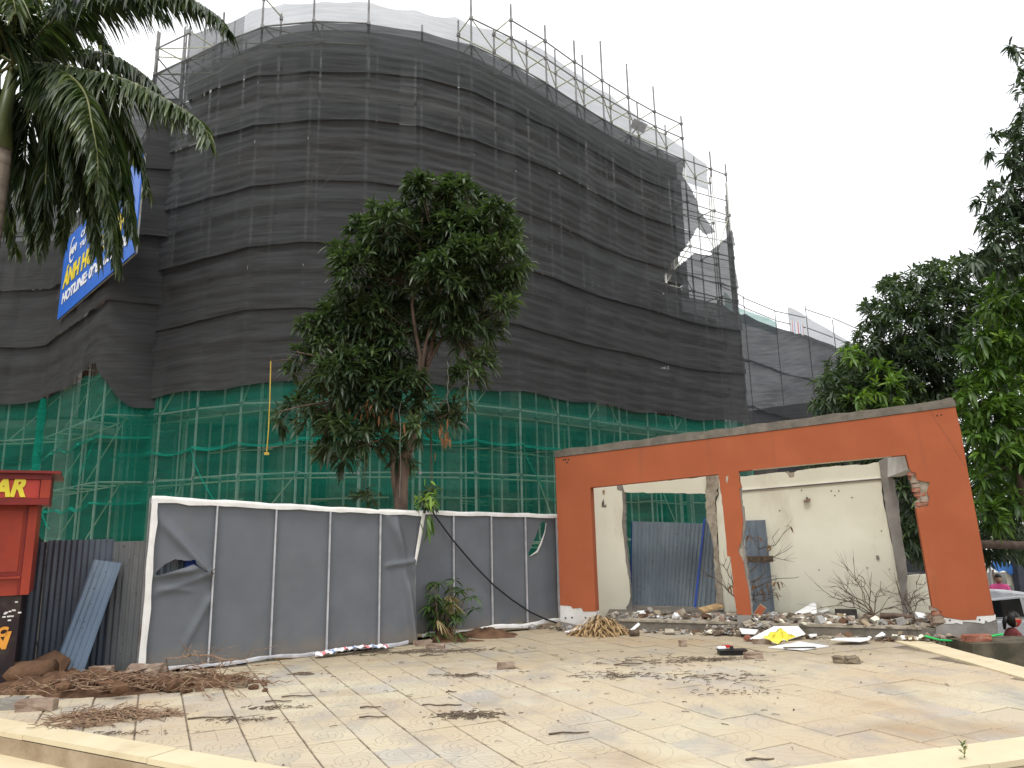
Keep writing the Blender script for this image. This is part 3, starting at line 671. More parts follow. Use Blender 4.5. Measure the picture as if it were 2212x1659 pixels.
# ------------------------------------------------------------------ the netted wing on the left
SC = 1.215
def WZ(z): return CH+(z-CH)*SC
WA, WB = Vector((-14.2*SC, 21.7*SC, 0)), Vector((-10.08*SC, 17.45*SC, 0))
wing = Path([(x*SC, y*SC) for x, y in [(-24, 21.6), (-18, 21.7), (-15.0, 21.72), (-14.35, 21.6), (-13.9, 21.3), (-12.1, 19.5), (-10.15, 17.5), (-9.85, 17.38), (-9.4, 17.55), (-8.95, 17.83)]])
WN = [0.3+1.7*i for i in range(int(wing.L/1.7)+1)]
if wing.L-WN[-1] > .6: WN.append(wing.L-.02)
else: WN[-1] = wing.L-.02
wtop = WZ(13.3)
ws = empty('side_scaffold', (-17, 25, 0)); tag(ws, 'steel scaffold of the lower wing to the left of the round building', 'scaffold')
wst = MB()
def wbar(name, a, b, r): o = bar(name, a, b, r, M['pole_l'], ws, 5); o.matrix_parent_inverse = Matrix.Translation(-ws.location)
for i, q in enumerate(WN):
    for oo in ((-.06, -1.0) if i < len(WN)-1 else ()):
        p = wing.at(q, oo); wbar('standard', (p.x, p.y, -.03), (p.x, p.y, wtop-.3), .034)
    if i+1 < len(WN):
        for z in LIFT[:7]:
            a, b = wing.at(q, -.06), wing.at(WN[i+1], -.06); wbar('ledger', (a.x, a.y, z), (b.x, b.y, z), .026)
            a, b = wing.at(q, -1.0), wing.at(WN[i+1], -1.0)
            if i+2 < len(WN): wst.tube([(a.x, a.y, z), (b.x, b.y, z)], .024, n=5)
            a, b = wing.at(q, -.06), wing.at(q, -1.0); wst.tube([(a.x, a.y, z), (b.x, b.y, z)], .024, n=5)
            if (i+int(z)) % 2 and i+2 < len(WN): a, b = wing.at(q, -.2), wing.at(WN[i+1], -.8); wst.tube([(a.x, a.y, z), (b.x, b.y, z+2)], .022, n=5)
wo = tag(wst.build('brace', M['pole_y'], ws), kind='stuff'); wo.matrix_parent_inverse = Matrix.Translation(-ws.location)
# dark core behind the wing
wb = empty('concrete_wing', (-20, 29, 0)); tag(wb, 'unfinished concrete wing behind dark netting on the far left', 'building')
def wpart(name, m, c, size): b = MB(); b.box(c, size); o = b.build(name, m, wb); o.matrix_parent_inverse = Matrix.Translation(-wb.location); return o
for z in (6.4, 10.2, 14.0): wpart('floor_slab', M['concrete_lt'], (-24.5, 31.5, z-.15), (14.5, 6, .3))
for x in (-30, -27, -24, -21, -18):
    for z, h_ in ((3.1, 6.28), (8.3, 3.48), (12.1, 3.48)): wpart('column', M['concrete_lt'], (x, 29, z), (.45, .45, h_))
wpart('brick_infill', M['brick_wall'], (-24.5, 30.5, 8.32), (13.6, .2, 3.5)); wpart('brick_infill', M['brick_wall'], (-24.5, 30.5, 12.1), (13.6, .2, 3.5)); wpart('rear_wall', M['shade'], (-23.5, 33.5, 4.6), (21, .2, 9.25))  # the rear piece is an added dark plane keeping sky out behind the nets
wall = Plane((-16.6, 28.3), (-13.6, 25.2)); b = MB(); c = wall.at(wall.L/2, 10.6, 0); b.box(c, (wall.L, .2, 8.2), wall.rot()); o = b.build('brick_infill', M['brick_wall'], wb); o.matrix_parent_inverse = Matrix.Translation(-wb.location)
WSTR = [(11.2, 13.4, 'upper'), (9.3, 11.35, 'second'), (7.5, 9.42, 'third'), (5.75, 7.62, 'bottom')]
for k, (za, zb, nm) in enumerate(WSTR):
    kink = lambda q, za=za, k=k: WZ(za) + (.05*math.sin(q*1.3+k)) + (.25*smooth(wing.L-4.8, wing.L-1.6, q)-1.35*smooth(wing.L-2.0, wing.L-.5, q) if k == 3 else 0)
    o = hang(wing, WN, 0, wing.L, WZ(za), WZ(zb), 'dark_safety_net', M['net_low'], k*2.3+1, base=.07+.015*(k % 2), belly=.13, sag=.10, hem=.14, zbot=kink, wr=1.4)
    tag(o, f'{nm} band of dark net on the concave wing left of the round building', 'safety net', 'dark nets on the left wing')
gw = hang(wing, WN, 6.0, wing.L, WZ(1.55), WZ(5.85), 'green_safety_net', M['net_green'], 7.7, base=.05, belly=.12, sag=.15, hem=.02, wr=2.0, zbot=lambda q: WZ(1.7)-.2*math.sin(q*.9)-.6*smooth(wing.L-3.9, wing.L-2.0, q))
tag(gw, 'green netting hanging under the dark nets of the left wing', 'safety net')
folds(wing, [q for q in WN if q > 6], WZ(4.0), gw, 21, 2.0); folds(wing, [q for q in WN if q > 6], WZ(2.4), gw, 22, 1.6)
# bright gathered curtain where two green sheets overlap
q = wing.find(-13.9*SC, 21.3*SC)
for k in range(5):
    pts = []
    for i in range(10):
        t = i/9; p = wing.at(q+.14*k+.1*math.sin(t*5+k), .16+.02*k); pts.append((p.x, p.y, WZ(5.75)-t*4.7))
    ribbon(pts, .26, 'gathered_fold', M['net_green_fold'], gw)

# ------------------------------------------------------------------ advertising banner tied to the wing
def R1(p): return ((p[0]*.6632)/4, (p[1]*.6632)/4)                     # photo region -> picture coordinates
BP = Plane((WA.x, WA.y), (WB.x, WB.y)); boff = .34
bl = BP.hit(57.9, 311, boff); br = BP.hit(134.5, 264.5, boff); tl = BP.hit(68.5, 227, boff); tr = BP.hit(141, 172, boff)
u0, u1, z0, z1 = (bl[0]+tl[0])/2, (br[0]+tr[0])/2, (bl[1]+br[1])/2, (tl[1]+tr[1])/2
ban = empty('banner', BP.at(u0, z0, boff), BP.rot()); tag(ban, 'blue advertising banner with yellow and white lettering on the dark net behind palm fronds', 'banner')
W_, H_ = u1-u0, z1-z0
def local(o, x, y, z): o.parent = ban; o.location = (x, y, z); return o
b = MB(); b.box((W_/2, 0, H_/2), (W_, .03, H_)); b.build('sheet', M['blue_ad'], ban)
fr = MB()
for z in (0, H_): fr.tube([(0, .05, z), (W_, .05, z)], .025)
for x in (0, W_/2, W_): fr.tube([(x, .05, 0), (x, .05, H_)], .025)
fr.build('frame', M['pole'], ban)
def text(s, size, m, name, x, z, parent=None, y=-.03, sx=1.0, shear=0.0, bold=.02, ext=.006, width=None, M4=None, align='LEFT'):
    c = bpy.data.curves.new(name, 'FONT'); c.body = s; c.size = size; c.extrude = ext; c.offset = bold; c.shear = shear; c.align_x = align
    o = bpy.data.objects.new(name, c); COL.objects.link(o); c.materials.append(m)
    bpy.context.view_layer.update()
    if width: sx = width/max(o.dimensions.x, 1e-3)
    me = bpy.data.meshes.new_from_object(o.evaluated_get(bpy.context.evaluated_depsgraph_get())); COL.objects.unlink(o); bpy.data.objects.remove(o)
    me.transform(Matrix.Rotation(math.pi/2, 4, 'X') @ Matrix.Diagonal((sx, 1, 1, 1)))
    o = link(name, me, m, parent); o.location = (x, y, z); return o
text('HOTLINE: 0968.632.228', H_*.17, M['white_ad'], 'phone_lettering', W_*.055, H_*.16, ban, width=W_*.87, bold=.02, shear=.1)
text('ÁNH HƯNG YÊN', H_*.27, M['yellow_ad'], 'name_lettering', W_*.05, H_*.36, ban, width=W_*.86, bold=.035, shear=.1)
text('CÔNG TY CỔ PHẦN', H_*.10, M['white_ad'], 'company_lettering', W_*.27, H_*.80, ban, width=W_*.55, bold=.01)
text('TƯ VẤN ĐẦU TƯ', H_*.09, M['white_ad'], 'company_lettering', W_*.27, H_*.67, ban, width=W_*.5, bold=.01)
lg = MB()
for i in range(20):
    a0, a1 = math.radians(60+i*13), math.radians(60+(i+1)*13); th0, th1 = .018+.05*math.sin(math.pi*i/20), .018+.05*math.sin(math.pi*(i+1)/20)
    cx, cz, rr = W_*.15, H_*.76, H_*.16
    lg.add([(cx+.8*rr*math.cos(a0), -.034, cz+rr*math.sin(a0)), (cx+.8*rr*math.cos(a1), -.034, cz+rr*math.sin(a1)), (cx+.8*(rr-th1*2)*math.cos(a1), -.034, cz+(rr-th1*2)*math.sin(a1)), (cx+.8*(rr-th0*2)*math.cos(a0), -.034, cz+(rr-th0*2)*math.sin(a0))], [(0, 1, 2, 3)])
lg.build('logo', M['white_ad'], ban); text('AH', H_*.13, M['white_ad'], 'logo_lettering', W_*.115, H_*.71, ban, width=W_*.1)

# ------------------------------------------------------------------ grey hoarding, front run
def Q(p, o, s): return ((o[0]+p[0]*s)/4, (o[1]+p[1]*s)/4)
def F2(p): return Q(p, (500, 1950), 1300/2212)
def F7(p): return Q(p, (1600, 1950), 700/1659)
FP = Plane((-4.58, 9.27), (-1.52, 11.39))
def fu(p): return FP.hit(*F2(p))
fence = empty('hoarding', FP.at(0, 0), FP.rot()); tag(fence, 'grey tarpaulin hoarding with white top band and torn first panel, in front', 'fence')
ztopL, ztopR = fu((150, 62))[1], fu((2030, 165))[1]; uR = fu((1975, 1060))[0]
def ztop(u): return ztopL+(ztopR-ztopL)*u/FP.L
DIV = [0.0] + [fu(((a+b)/2, 650))[0] for a, b in ((612, 575), (1010, 998), (1376, 1380), (1718, 1733))] + [FP.L]
holeF = [fu(p) for p in ((175, 598), (210, 575), (270, 522), (340, 488), (400, 496), (470, 494), (480, 520), (520, 556), (570, 578), (545, 574), (500, 545), (462, 522), (400, 545), (320, 570), (240, 595))]
hc = fu((400, 540))
def creased(u, z, i):
    y = .012*nz2(u*1.9, z*1.3, i)
    if i == 0:
        # cloth pulled taut between the tear and the corners
        for (a, b, am, wd) in (((180, 130), (560, 570), .05, .07), ((240, 240), (575, 575), .035, .05), ((160, 610), (470, 560), .05, .045), ((160, 740), (575, 590), .04, .05), ((400, 1090), (575, 760), .045, .05), ((150, 690), (440, 700), .02, .04)):
            (ua, za), (ub, zb) = fu(a), fu(b); d = np.array((ub-ua, zb-za)); L = np.hypot(*d); t = ((u-ua)*d[0]+(z-za)*d[1])/L/L
            dist = abs((u-ua)*d[1]-(z-za)*d[0])/L; y += am*math.exp(-(dist/wd)**2)*math.exp(-max(0, abs(t-.5)-.4)**2*30)*(.4+.6*min(max(t, 0), 1))
        d = math.hypot((u-hc[0]), (z-hc[1])*1.6); y += .05*math.exp(-(d/.22)**2)
    if i == 4:
        for (a, b, am, wd) in (((1780, 190), (1960, 560), .05, .08), ((1850, 260), (1965, 1040), .06, .06), ((1590, 620), (1700, 900), .012, .05), ((1790, 530), (1960, 500), .04, .035), ((1930, 680), (1960, 1050), .05, .05)):
            (ua, za), (ub, zb) = fu(a), fu(b); d = np.array((ub-ua, zb-za)); L = np.hypot(*d); t = ((u-ua)*d[0]+(z-za)*d[1])/L/L
            dist = abs((u-ua)*d[1]-(z-za)*d[0])/L; y += am*math.exp(-(dist/wd)**2)*math.exp(-max(0, abs(t-.5)-.45)**2*30)
    return y
def uright(z):
    # slack right-hand edge of the last panel
    t = z/ztopR
    return uR + .0 + .12*smooth(.86, 1.0, t) + .015*math.sin(z*5)
for i in range(5):
    ua, ub = DIV[i], DIV[i+1]; nu, nv = (150, 200) if i == 0 else (64, 80) if i == 4 else (14, 30); V = []; F = []
    for a in range(nu+1):
        for k in range(nv+1):
            z = .03+(ztop((ua+ub)/2)-.06)*k/nv; z += (ztop(ua+(ub-ua)*a/nu)-ztop((ua+ub)/2))*k/nv
            ue = uright(z) if i == 4 else ub
            u = ua+(ue-ua)*a/nu; V.append((u, -creased(u, z, i), z))
    for a in range(nu):
        for k in range(nv):
            f = (a*(nv+1)+k, (a+1)*(nv+1)+k, (a+1)*(nv+1)+k+1, a*(nv+1)+k+1)
            if i == 0 and inside(sum(V[x][0] for x in f)/4, sum(V[x][2] for x in f)/4, holeF): continue
            F.append(f)
    b = MB(); b.add(V, F); o = b.build('cloth_panel', M['cloth'], fence, True)
    if i == 0: o['label'] = 'torn grey cloth panel with a ragged hole'
for i in range(1, 5):
    b = MB(); b.box((DIV[i], -.035, ztop(DIV[i])/2-.02), (.019, .03, ztop(DIV[i])-.1)); b.build('batten', M['batten'], fence)
# frame posts behind and rails
for u in DIV[:-1]+[uR]:
    b = MB(); b.box((u+.0, .06, ztop(u)/2), (.05, .05, ztop(u)-.02)); b.build('post', M['pole'], fence)
b = MB()
for z in (.12, 1.0): b.box((FP.L/2-.05, .055, z), (FP.L-.1, .03, .04))
b.build('rail', M['pole'], fence)
# white canvas band along the top, down the left side and hanging at the right corner
def band(pts, wid, name, par, y=-.05, wob=.008, m='tape', loose=1.0):
    V = []; n = len(pts)
    for i, (p, w_) in enumerate(zip(pts, wid)):
        a, c = np.array(pts[max(i-1, 0)]), np.array(pts[min(i+1, n-1)]); d = c-a; d = d/np.hypot(*d); s_ = np.array((-d[1], d[0]))
        q0, q1 = np.array(p)+s_*w_/2, np.array(p)-s_*w_/2
        V += [(q0[0], y, q0[1]), ((q0[0]+q1[0])/2, y-.004, (q0[1]+q1[1])/2), (q1[0]+random.uniform(-1, 1)*wob, y-.006+random.uniform(0, 1)*wob, q1[1]+random.uniform(-1, 1)*wob*loose), (q0[0], y+.02, q0[1])]
    F = []
    for i in range(n-1):
        for k in range(2): F.append((4*i+k, 4*i+4+k, 4*i+5+k, 4*i+1+k))
        F.append((4*i+3, 4*i+7, 4*i+4, 4*i))
    b = MB(); b.add(V, F); return b.build(name, M[m], par, True)
n = 26; band([(-.02+(FP.L+.09)*i/n, ztop(FP.L*i/n)-.035+.006*math.sin(i*1.1)) for i in range(n+1)], [.088+.007*math.sin(i*2.3)-.028*(i/n) for i in range(n+1)], 'top_band', fence)
n = 14; band([(.02-.012*math.sin(i*.9)*.4, .02+(ztopL-.05)*i/n) for i in range(n+1)], [.072+.006*math.sin(i*1.7) for i in range(n+1)], 'side_band', fence)
pr = [fu(p) for p in ((2028, 175), (2010, 290), (1990, 410), (1975, 500), (1966, 568))]
band(pr, [.07, .066, .055, .035, .008], 'hanging_band', fence, y=-.02)
# pale plastic and edging lying along the foot of the hoarding
n = 24; band([(.1+(FP.L-.25)*i/n, .045+.012*math.sin(i*.8)) for i in range(n+1)], [.035+.02*math.sin(i*1.9)**2 for i in range(n+1)], 'foot_rail', fence, y=-.06, m='batten')
# wire tie at the second upright
b = MB()
for k in range(6): 
    a = fu((575, 582)); b.tube([(a[0]-.03+.01*k, -.06, a[1]+.03*math.sin(k)), (a[0]+.05-.012*k, -.07-.01*k, a[1]+.05*math.cos(k*1.7))], .005, n=4)
b.build('wire_tie', M['twig'], fence)

# ------------------------------------------------------------------ grey hoarding, rear run
RP = Plane((-1.95, 11.43), (.73, 13.36))
def ru(p): return RP.hit(*F7(p))
rear = empty('hoarding', RP.at(0, 0), RP.rot()); tag(rear, 'grey tarpaulin hoarding with a slit hole, between the front hoarding and the orange ruin', 'fence')
zt0, zt1 = ru((350, 212))[1], ru((1490, 255))[1]
def rz(u): return zt0+(zt1-zt0)*u/RP.L
RD = [-.25] + [ru(((a+b)/2, 700))[0] for a, b in ((497, 502), (853, 868), (1172, 1200), (1470, 1502))]
slit = [ru(p) for p in ((1335, 330), (1378, 325), (1372, 400), (1330, 520), (1290, 600), (1225, 652), (1212, 630), (1260, 520), (1310, 400))]
for i in range(4):
    ua, ub = RD[i], RD[i+1]; nu, nv = (90, 140) if i == 3 else (12, 26); V = []; F = []
    for a in range(nu+1):
        u = ua+(ub-ua)*a/nu
        for k in range(nv+1): z = .1+(rz(u)-.12)*k/nv; V.append((u, -.012*nz2(u*2.1, z*1.6, i+7), z))
    for a in range(nu):
        for k in range(nv):
            f = (a*(nv+1)+k, (a+1)*(nv+1)+k, (a+1)*(nv+1)+k+1, a*(nv+1)+k+1)
            if i == 3 and inside(sum(V[x][0] for x in f)/4, sum(V[x][2] for x in f)/4, slit): continue
            F.append(f)
    b = MB(); b.add(V, F); b.build('cloth_panel', M['cloth'], rear, True)
for u in RD[1:]:
    b = MB(); b.box((u, -.03, rz(u)/2+.02), (.021, .03, rz(u)-.16)); b.build('batten', M['batten'], rear)
for u in RD: b = MB(); b.box((u, .06, rz(u)/2), (.05, .05, rz(u)-.02)); b.build('post', M['pole'], rear)
b = MB(); b.box((RD[-1]+.05, -.01, rz(RP.L)/2-.02), (.06, .05, rz(RP.L)-.1)); b.build('end_post', M['dark'], rear)
n = 20; band([(-.2+(RD[-1]+.26)*i/n, rz(-.2+(RD[-1]+.26)*i/n)-.03+.005*math.sin(i*1.3)) for i in range(n+1)], [.066+.006*math.sin(i*2.1) for i in range(n+1)], 'top_band', rear)
n = 22; band([(.55+(RD[-1]-.55)*i/n, .075+.02*math.sin(i*.7)) for i in range(n+1)], [.05+.02*math.sin(i*1.9)**2 for i in range(n+1)], 'foot_band', rear, y=-.06)
# pale frayed lip of the slit
lip = [ru(p) for p in ((1376, 340), (1362, 430), (1325, 540), (1290, 605), (1222, 650))]
band(lip, [.012, .022, .03, .05, .01], 'torn_lip', rear, y=-.03)
# black cable hanging across it
cb = [ru(p) for p in ((270, 180), (300, 260), (400, 400), (500, 530), (680, 740), (860, 925), (1030, 1060), (1200, 1175), (1350, 1245), (1470, 1285))]
b = MB(); b.tube([RP.at(u, z, .09) for u, z in cb], .014, n=6); tag(b.build('cable', M['dark']), 'black cable sagging diagonally across the rear grey hoarding', 'cable')

# ------------------------------------------------------------------ corrugated sheets on the left
def corrugated(w_, h_, name, m, parent=None, pitch=.076, amp=.012, thick=0):
    n = int(w_/pitch*8); V = []
    for i in range(n+1):
        x = w_*i/n; y = amp*math.cos(2*math.pi*x/pitch)
        V += [(x, y, 0), (x, y, h_*.5), (x, y, h_)]
    F = []
    for i in range(n):
        for k in range(2): F.append((3*i+k, 3*i+3+k, 3*i+4+k, 3*i+1+k))
    b = MB(); b.add(V, F); o = b.build(name, m, parent, True); return o
def L3(p): return Q(p, (0, 1750), 1024/1618)
CP = Plane((-7.2, 9.62), (-4.50, 9.62)); cu = lambda p: CP.hit(*L3(p))
cf = empty('corrugated_fence', CP.at(0, 0), CP.rot()); tag(cf, 'blue corrugated iron fence between the red kiosk and the grey hoarding', 'fence')
zc = cu((500, 655))[1]; um = cu((690, 900))[0]
u = um-.86*2
for k, mm in enumerate(('corr_dark', 'corr_dark', 'corr_grey')):
    o = corrugated(.88, zc+.02*math.sin(k*2), 'corrugated_sheet', M[mm], cf); o.location = (u+.86*k, .012*(k % 2), 0)
    if k == 2: o['label'] = 'rust streaked grey sheet at the right end'
for z in (.35, zc-.3): b = MB(); b.box((um-.5, .05, z), (2.7, .05, .05)); b.build('rail', M['bark'], cf)
hb_ = empty('iron_sheet', FP.at(.1, 0, -.22), FP.rot()); o = corrugated(1.1, 1.75, 'corrugated_sheet', M['corr_site'], hb_); b = MB(); b.box((.52, -.02, 1.32), (.3, .012, .5)); b.build('blue_patch', M['corr_blue'], hb_)
tag(hb_, 'blue iron sheet glimpsed through the tear in the grey hoarding', 'metal sheet')
# loose leaning sheet
a0, a1 = at_z(*L3((430, 1512)), 0.02), at_z(*L3((600, 1500)), .02)
a0 = CP.at(cu((425, 1512))[0]+.03, 0.0, .42); a1 = CP.at(cu((597, 1512))[0]+.06, 0.0, .42)
t0, t1 = CP.at(cu((603, 752))[0], 0, .07), CP.at(cu((795, 780))[0], 0, .07); zt = cu((690, 765))[1]
t0.z = zt+.02; t1.z = zt-.03
wv = (a1-a0+t1-t0)/2; hv = (t0+t1-a0-a1)/2; nv_ = wv.cross(hv).normalized(); wv2 = hv.cross(nv_).normalized()*wv.length*-1 if False else wv
o = corrugated(wv.length, hv.length, 'leaning_sheet', M['corr_light'], None, pitch=.07, amp=.011)
Z = hv.normalized(); X = (wv - Z*wv.dot(Z)).normalized(); Y = Z.cross(X)
o.matrix_world = Matrix.Translation(a0) @ Matrix((X, Y, Z)).transposed().to_4x4()
tag(o, 'pale blue loose corrugated sheet leaning against the blue fence', 'metal sheet')

# ------------------------------------------------------------------ red kiosk cut by the left edge
def KZ(p): return Q(p, (0, 1850), 300/553)
KP = Plane((-9.5, 6.55), (-4.6, 9.38)); ku = lambda p: KP.hit(*KZ(p))
kr = ku((205, 970))[0]; kz_low = ku((205, 975))[1]; kz_sign = ku((290, 318))[1]; kz_top = ku((400, 85))[1]; sr = KP.hit(*KZ((372, 200)), .22)[0]; krt = ku((285, 330))[0]
kio = empty('kiosk', KP.at(0, 0), KP.rot()); tag(kio, 'red sheet metal kiosk with yellow sign lettering at the left edge', 'kiosk')
x0 = kr-2.6
def kb(name, m, x_0, x_1, y0, y1, z_0, z_1):
    b = MB(); b.box(((x_0+x_1)/2, (y0+y1)/2, (z_0+z_1)/2), (x_1-x_0, y1-y0, z_1-z_0)); return b.build(name, M[m], kio)
kb('counter_panel', 'maroon', x0, kr-.06, .03, 1.0, .0, kz_low-.004)
kb('body', 'red', x0, kr, .0, 1.0, kz_low, kz_sign+.3)
zr = ku((210, 820))[1]
kb('frame_rail', 'red_dk', x0, kr-.01, -.02, -.002, zr-.02, zr+.012); kb('frame_rail', 'red', x0, kr-.09, -.035, -.022, zr-.05, zr-.022)
kb('frame_post', 'red_dk', kr-.105, kr-.085, -.018, -.002, kz_low+.01, kz_sign-.01); kb('corner_post', 'red', kr-.08, kr+.008, -.025, .06, kz_low+.004, kz_sign-.01)
kb('shutter', 'red', x0, kr-.13, -.012, -.001, zr+.03, kz_sign-.05)
sg0, sg1 = kz_sign, kz_top; fr_ = sr
kb('sign_box', 'red_dk', x0, fr_-.02, -.20, 1.02, sg0+.02, sg1-.03)
kb('sign_face', 'red_sign', x0, fr_-.11, -.215, -.2, sg0+.08, sg1-.09)
kb('sign_frame', 'red_dk', x0, fr_, -.25, -.2, sg0, sg0+.075); kb('sign_frame', 'red_dk', x0, fr_, -.25, -.2, sg1-.085, sg1-.02); kb('sign_frame', 'red', fr_-.10, fr_, -.245, -.195, sg0+.078, sg1-.088)
kb('roof_edge', 'red_dk', x0, fr_+.09, -.31, 1.04, sg1-.018, sg1+.012)
xa = KP.hit(*KZ((182, 190)), .22)[0]
text('STAR', (sg1-sg0)*.78, M['sign_yellow'], 'sign_lettering', xa, sg0+(sg1-sg0)*.27, kio, y=-.225, bold=.014, ext=.008, shear=.22, sx=.80, align='RIGHT')
xb = ku((45, 1250))[0]
text('UC', .13, M['sign_orange'], 'panel_lettering', xb, ku((45, 1278))[1], kio, y=.024, bold=.01, shear=.2, align='RIGHT')
text('ON', .24, M['sign_orange'], 'panel_lettering', xb+.02, ku((45, 1368))[1], kio, y=.024, bold=.014, shear=.2, align='RIGHT')
for p in ((120, 1030), (95, 1090), (72, 1100), (45, 1108), (90, 1135), (75, 1135), (28, 1140), (143, 1108), (60, 1137), (36, 1116), (68, 1165), (104, 1092)):
    u_, z_ = ku(p); sp = MB(); sp.box((u_, .026, z_), (.022+.014*random.random(), .008, .016)); sp.build('paint_splash', M['tape'], kio)
# ------------------------------------------------------------------ the half demolished orange kiosk
def R7(p): return Q(p, (2150, 1550), 1946/2212)
WP = Plane((.75, 13.0), (6.59, 10.54))                 # front face of the orange wall
BK = 1.6                                               # depth of the room
def wpt(p, back=0.0): return WP.hit(*R7(p), -back)
ruin = empty('demolished_kiosk', WP.at(WP.L/2, 0, -BK/2), WP.rot()); tag(ruin, 'half demolished orange walled kiosk with two open bays and cream back wall', 'ruin')
RI = ruin.matrix_basis.copy(); 
bpy.context.view_layer.update(); RINV = ruin.matrix_world.inverted()
def fix(o): o.parent = ruin; o.matrix_parent_inverse = RINV; return o
def slab7(pts, back, thick, name, m, j=None, par=None):
    """an outline on the wall plane (or one parallel to it, 'back' metres behind) made into a piece 'thick' metres deep"""
    uz = [wpt(p, back) for p in pts]
    if j: uz = jag(uz, *j)
    o = prism([WP.at(u, z, -back) for u, z in uz], tuple(-WP.n*thick), name, m); return fix(o)
front = [(103, 990), (80, 320), (500, 268), (1000, 206), (1450, 148), (1900, 88), (1925, 200), (1960, 400), (2000, 610), (2040, 835), (2078, 1035), (2062, 1036), (1998, 1040), (1994, 1056), (1930, 1058), (1848, 1044),
 (1828, 1018), (1818, 1005), (1796, 998), (1772, 850), (1745, 690), (1721, 548), (1752, 540), (1776, 538), (1782, 500), (1770, 478), (1784, 432), (1742, 424), (1722, 418), (1722, 388), (1700, 382), (1690, 362), (1676, 306),
 (1300, 342), (915, 380), (917, 425), (925, 452), (918, 458), (924, 520), (934, 600), (930, 660), (926, 700), (913, 735), (915, 752), (936, 792), (944, 850), (957, 905), (966, 970), (972, 1034), (940, 1036), (907, 1030), (898, 970), (888, 930), (890, 880), (880, 800), (876, 770), (862, 765), (858, 700), (850, 620), (838, 500), (822, 394),
 (530, 425), (240, 455), (247, 610), (255, 800), (265, 1018), (235, 1018), (208, 1018), (200, 1002), (160, 1005), (152, 994), (135, 992)]
slab7(front, 0, .20, 'front_wall', M['orange'])
slab7([(78, 318), (78, 288), (96, 284)] + [(96+i*60, 284-i*60*.1305+random.uniform(-3.5, 3.5)) for i in range(1, 30)] + [(1862, 47), (1884, 46), (1899, 62), (1903, 86), (1450, 146), (1000, 204), (500, 266)], -.012, .26, 'wall_cap', M['cap'])
# cream reveals inside the openings
for pts, nm in ((((915, 380), (1676, 306), (1676, 298), (915, 372)), 'lintel_reveal'), (((240, 455), (822, 394), (822, 389), (240, 450)), 'lintel_reveal')): slab7(pts, .004, .196, nm, M['cream'])
o = slab7([(822, 394), (915, 380), (917, 440), (926, 600), (936, 800), (968, 1000), (975, 1034), (907, 1030), (884, 800), (858, 650)], .03, .16, 'pier_core', M['mortar'], (.06, .012)); 
slab7([(920, 440), (930, 470), (926, 500), (938, 560), (942, 640), (936, 720), (950, 790), (962, 900), (972, 960), (978, 1036), (964, 1036), (930, 800), (920, 600)], .035, .15, 'pier_core', M['concrete'], (.05, .012))
# whitewashed and bare footings
slab7([(103, 988), (135, 992), (152, 994), (160, 1005), (200, 1002), (208, 1018), (266, 1018), (268, 1086), (180, 1082), (104, 1064)], .006, .19, 'footing', M['whitewash'])
slab7([(100, 1062), (180, 1080), (268, 1084), (270, 1110), (98, 1108)], .0, .22, 'footing', M['concrete'])
slab7([(1846, 1046), (1930, 1058), (1994, 1056), (1998, 1040), (2062, 1036), (2083, 1034), (2083, 1056), (2050, 1068), (2036, 1058), (2032, 1074), (1985, 1068), (1935, 1064), (1932, 1078), (1905, 1070), (1890, 1074), (1850, 1076)], .004, .19, 'footing', M['whitewash'])
slab7([(1812, 1090), (1850, 1070), (1890, 1070), (1935, 1066), (2030, 1062), (2090, 1052), (2096, 1150), (1810, 1150)], .01, .22, 'footing', M['concrete'])
slab7([(905, 1034), (972, 1036), (972, 1092), (912, 1095)], -.004, .22, 'footing', M['concrete'])
# floor slab with its front face
fz = wpt((1100, 1076))[1]
uL, uRr = wpt((300, 1060))[0], wpt((1835, 1075))[0]
pts = [WP.at(uL, fz, -.02), WP.at(uRr, fz, -.02), WP.at(uRr+.5, fz, -BK-1.2), WP.at(uL-.6, fz, -BK-1.2)]
fix(prism(pts, (0, 0, -fz-.03), 'floor_slab', M['cap']))
fix(prism([WP.at(uL+.25, fz+.012, -.002), WP.at(uRr-.25, fz+.012, -.002), WP.at(uRr-.3, fz+.012, -.30), WP.at(uL+.3, fz+.012, -.30)], (0, 0, -.035), 'threshold', M['mortar']))
# back wall pieces
cr = M['cream']; J = (.05, .008)
slab7([(238, 452), (300, 447), (360, 443), (362, 466), (384, 472), (388, 540), (384, 630), (394, 720), (400, 790), (416, 880), (422, 950), (414, 985), (402, 1000), (415, 1060), (262, 1070)], BK, .14, 'back_wall', cr, (.07, .006))
slab7([(356, 436), (386, 440), (398, 480), (400, 640), (412, 800), (428, 1000), (430, 1062), (400, 1060), (380, 700), (370, 480)], BK+.02, .11, 'broken_jamb', M['concrete'], (.06, .01))
slab7([(386, 441), (480, 432), (620, 420), (660, 412), (700, 414), (760, 404), (790, 402), (790, 484), (700, 482), (396, 476)], BK+.01, .14, 'lintel', cr, (.07, .008))
slab7([(766, 404), (818, 398), (822, 450), (812, 470), (822, 484), (806, 500), (808, 560), (818, 640), (815, 700), (828, 800), (838, 900), (848, 1010), (815, 1010), (806, 840), (796, 700), (782, 640), (768, 590), (764, 484)], BK-.05, .20, 'broken_pillar', M['mortar'], (.05, .012))
slab7([(816, 420), (905, 410), (905, 1030), (850, 1030), (838, 900), (826, 780), (818, 640), (812, 520), (826, 484)], BK, .12, 'back_wall', cr, (.06, .006))
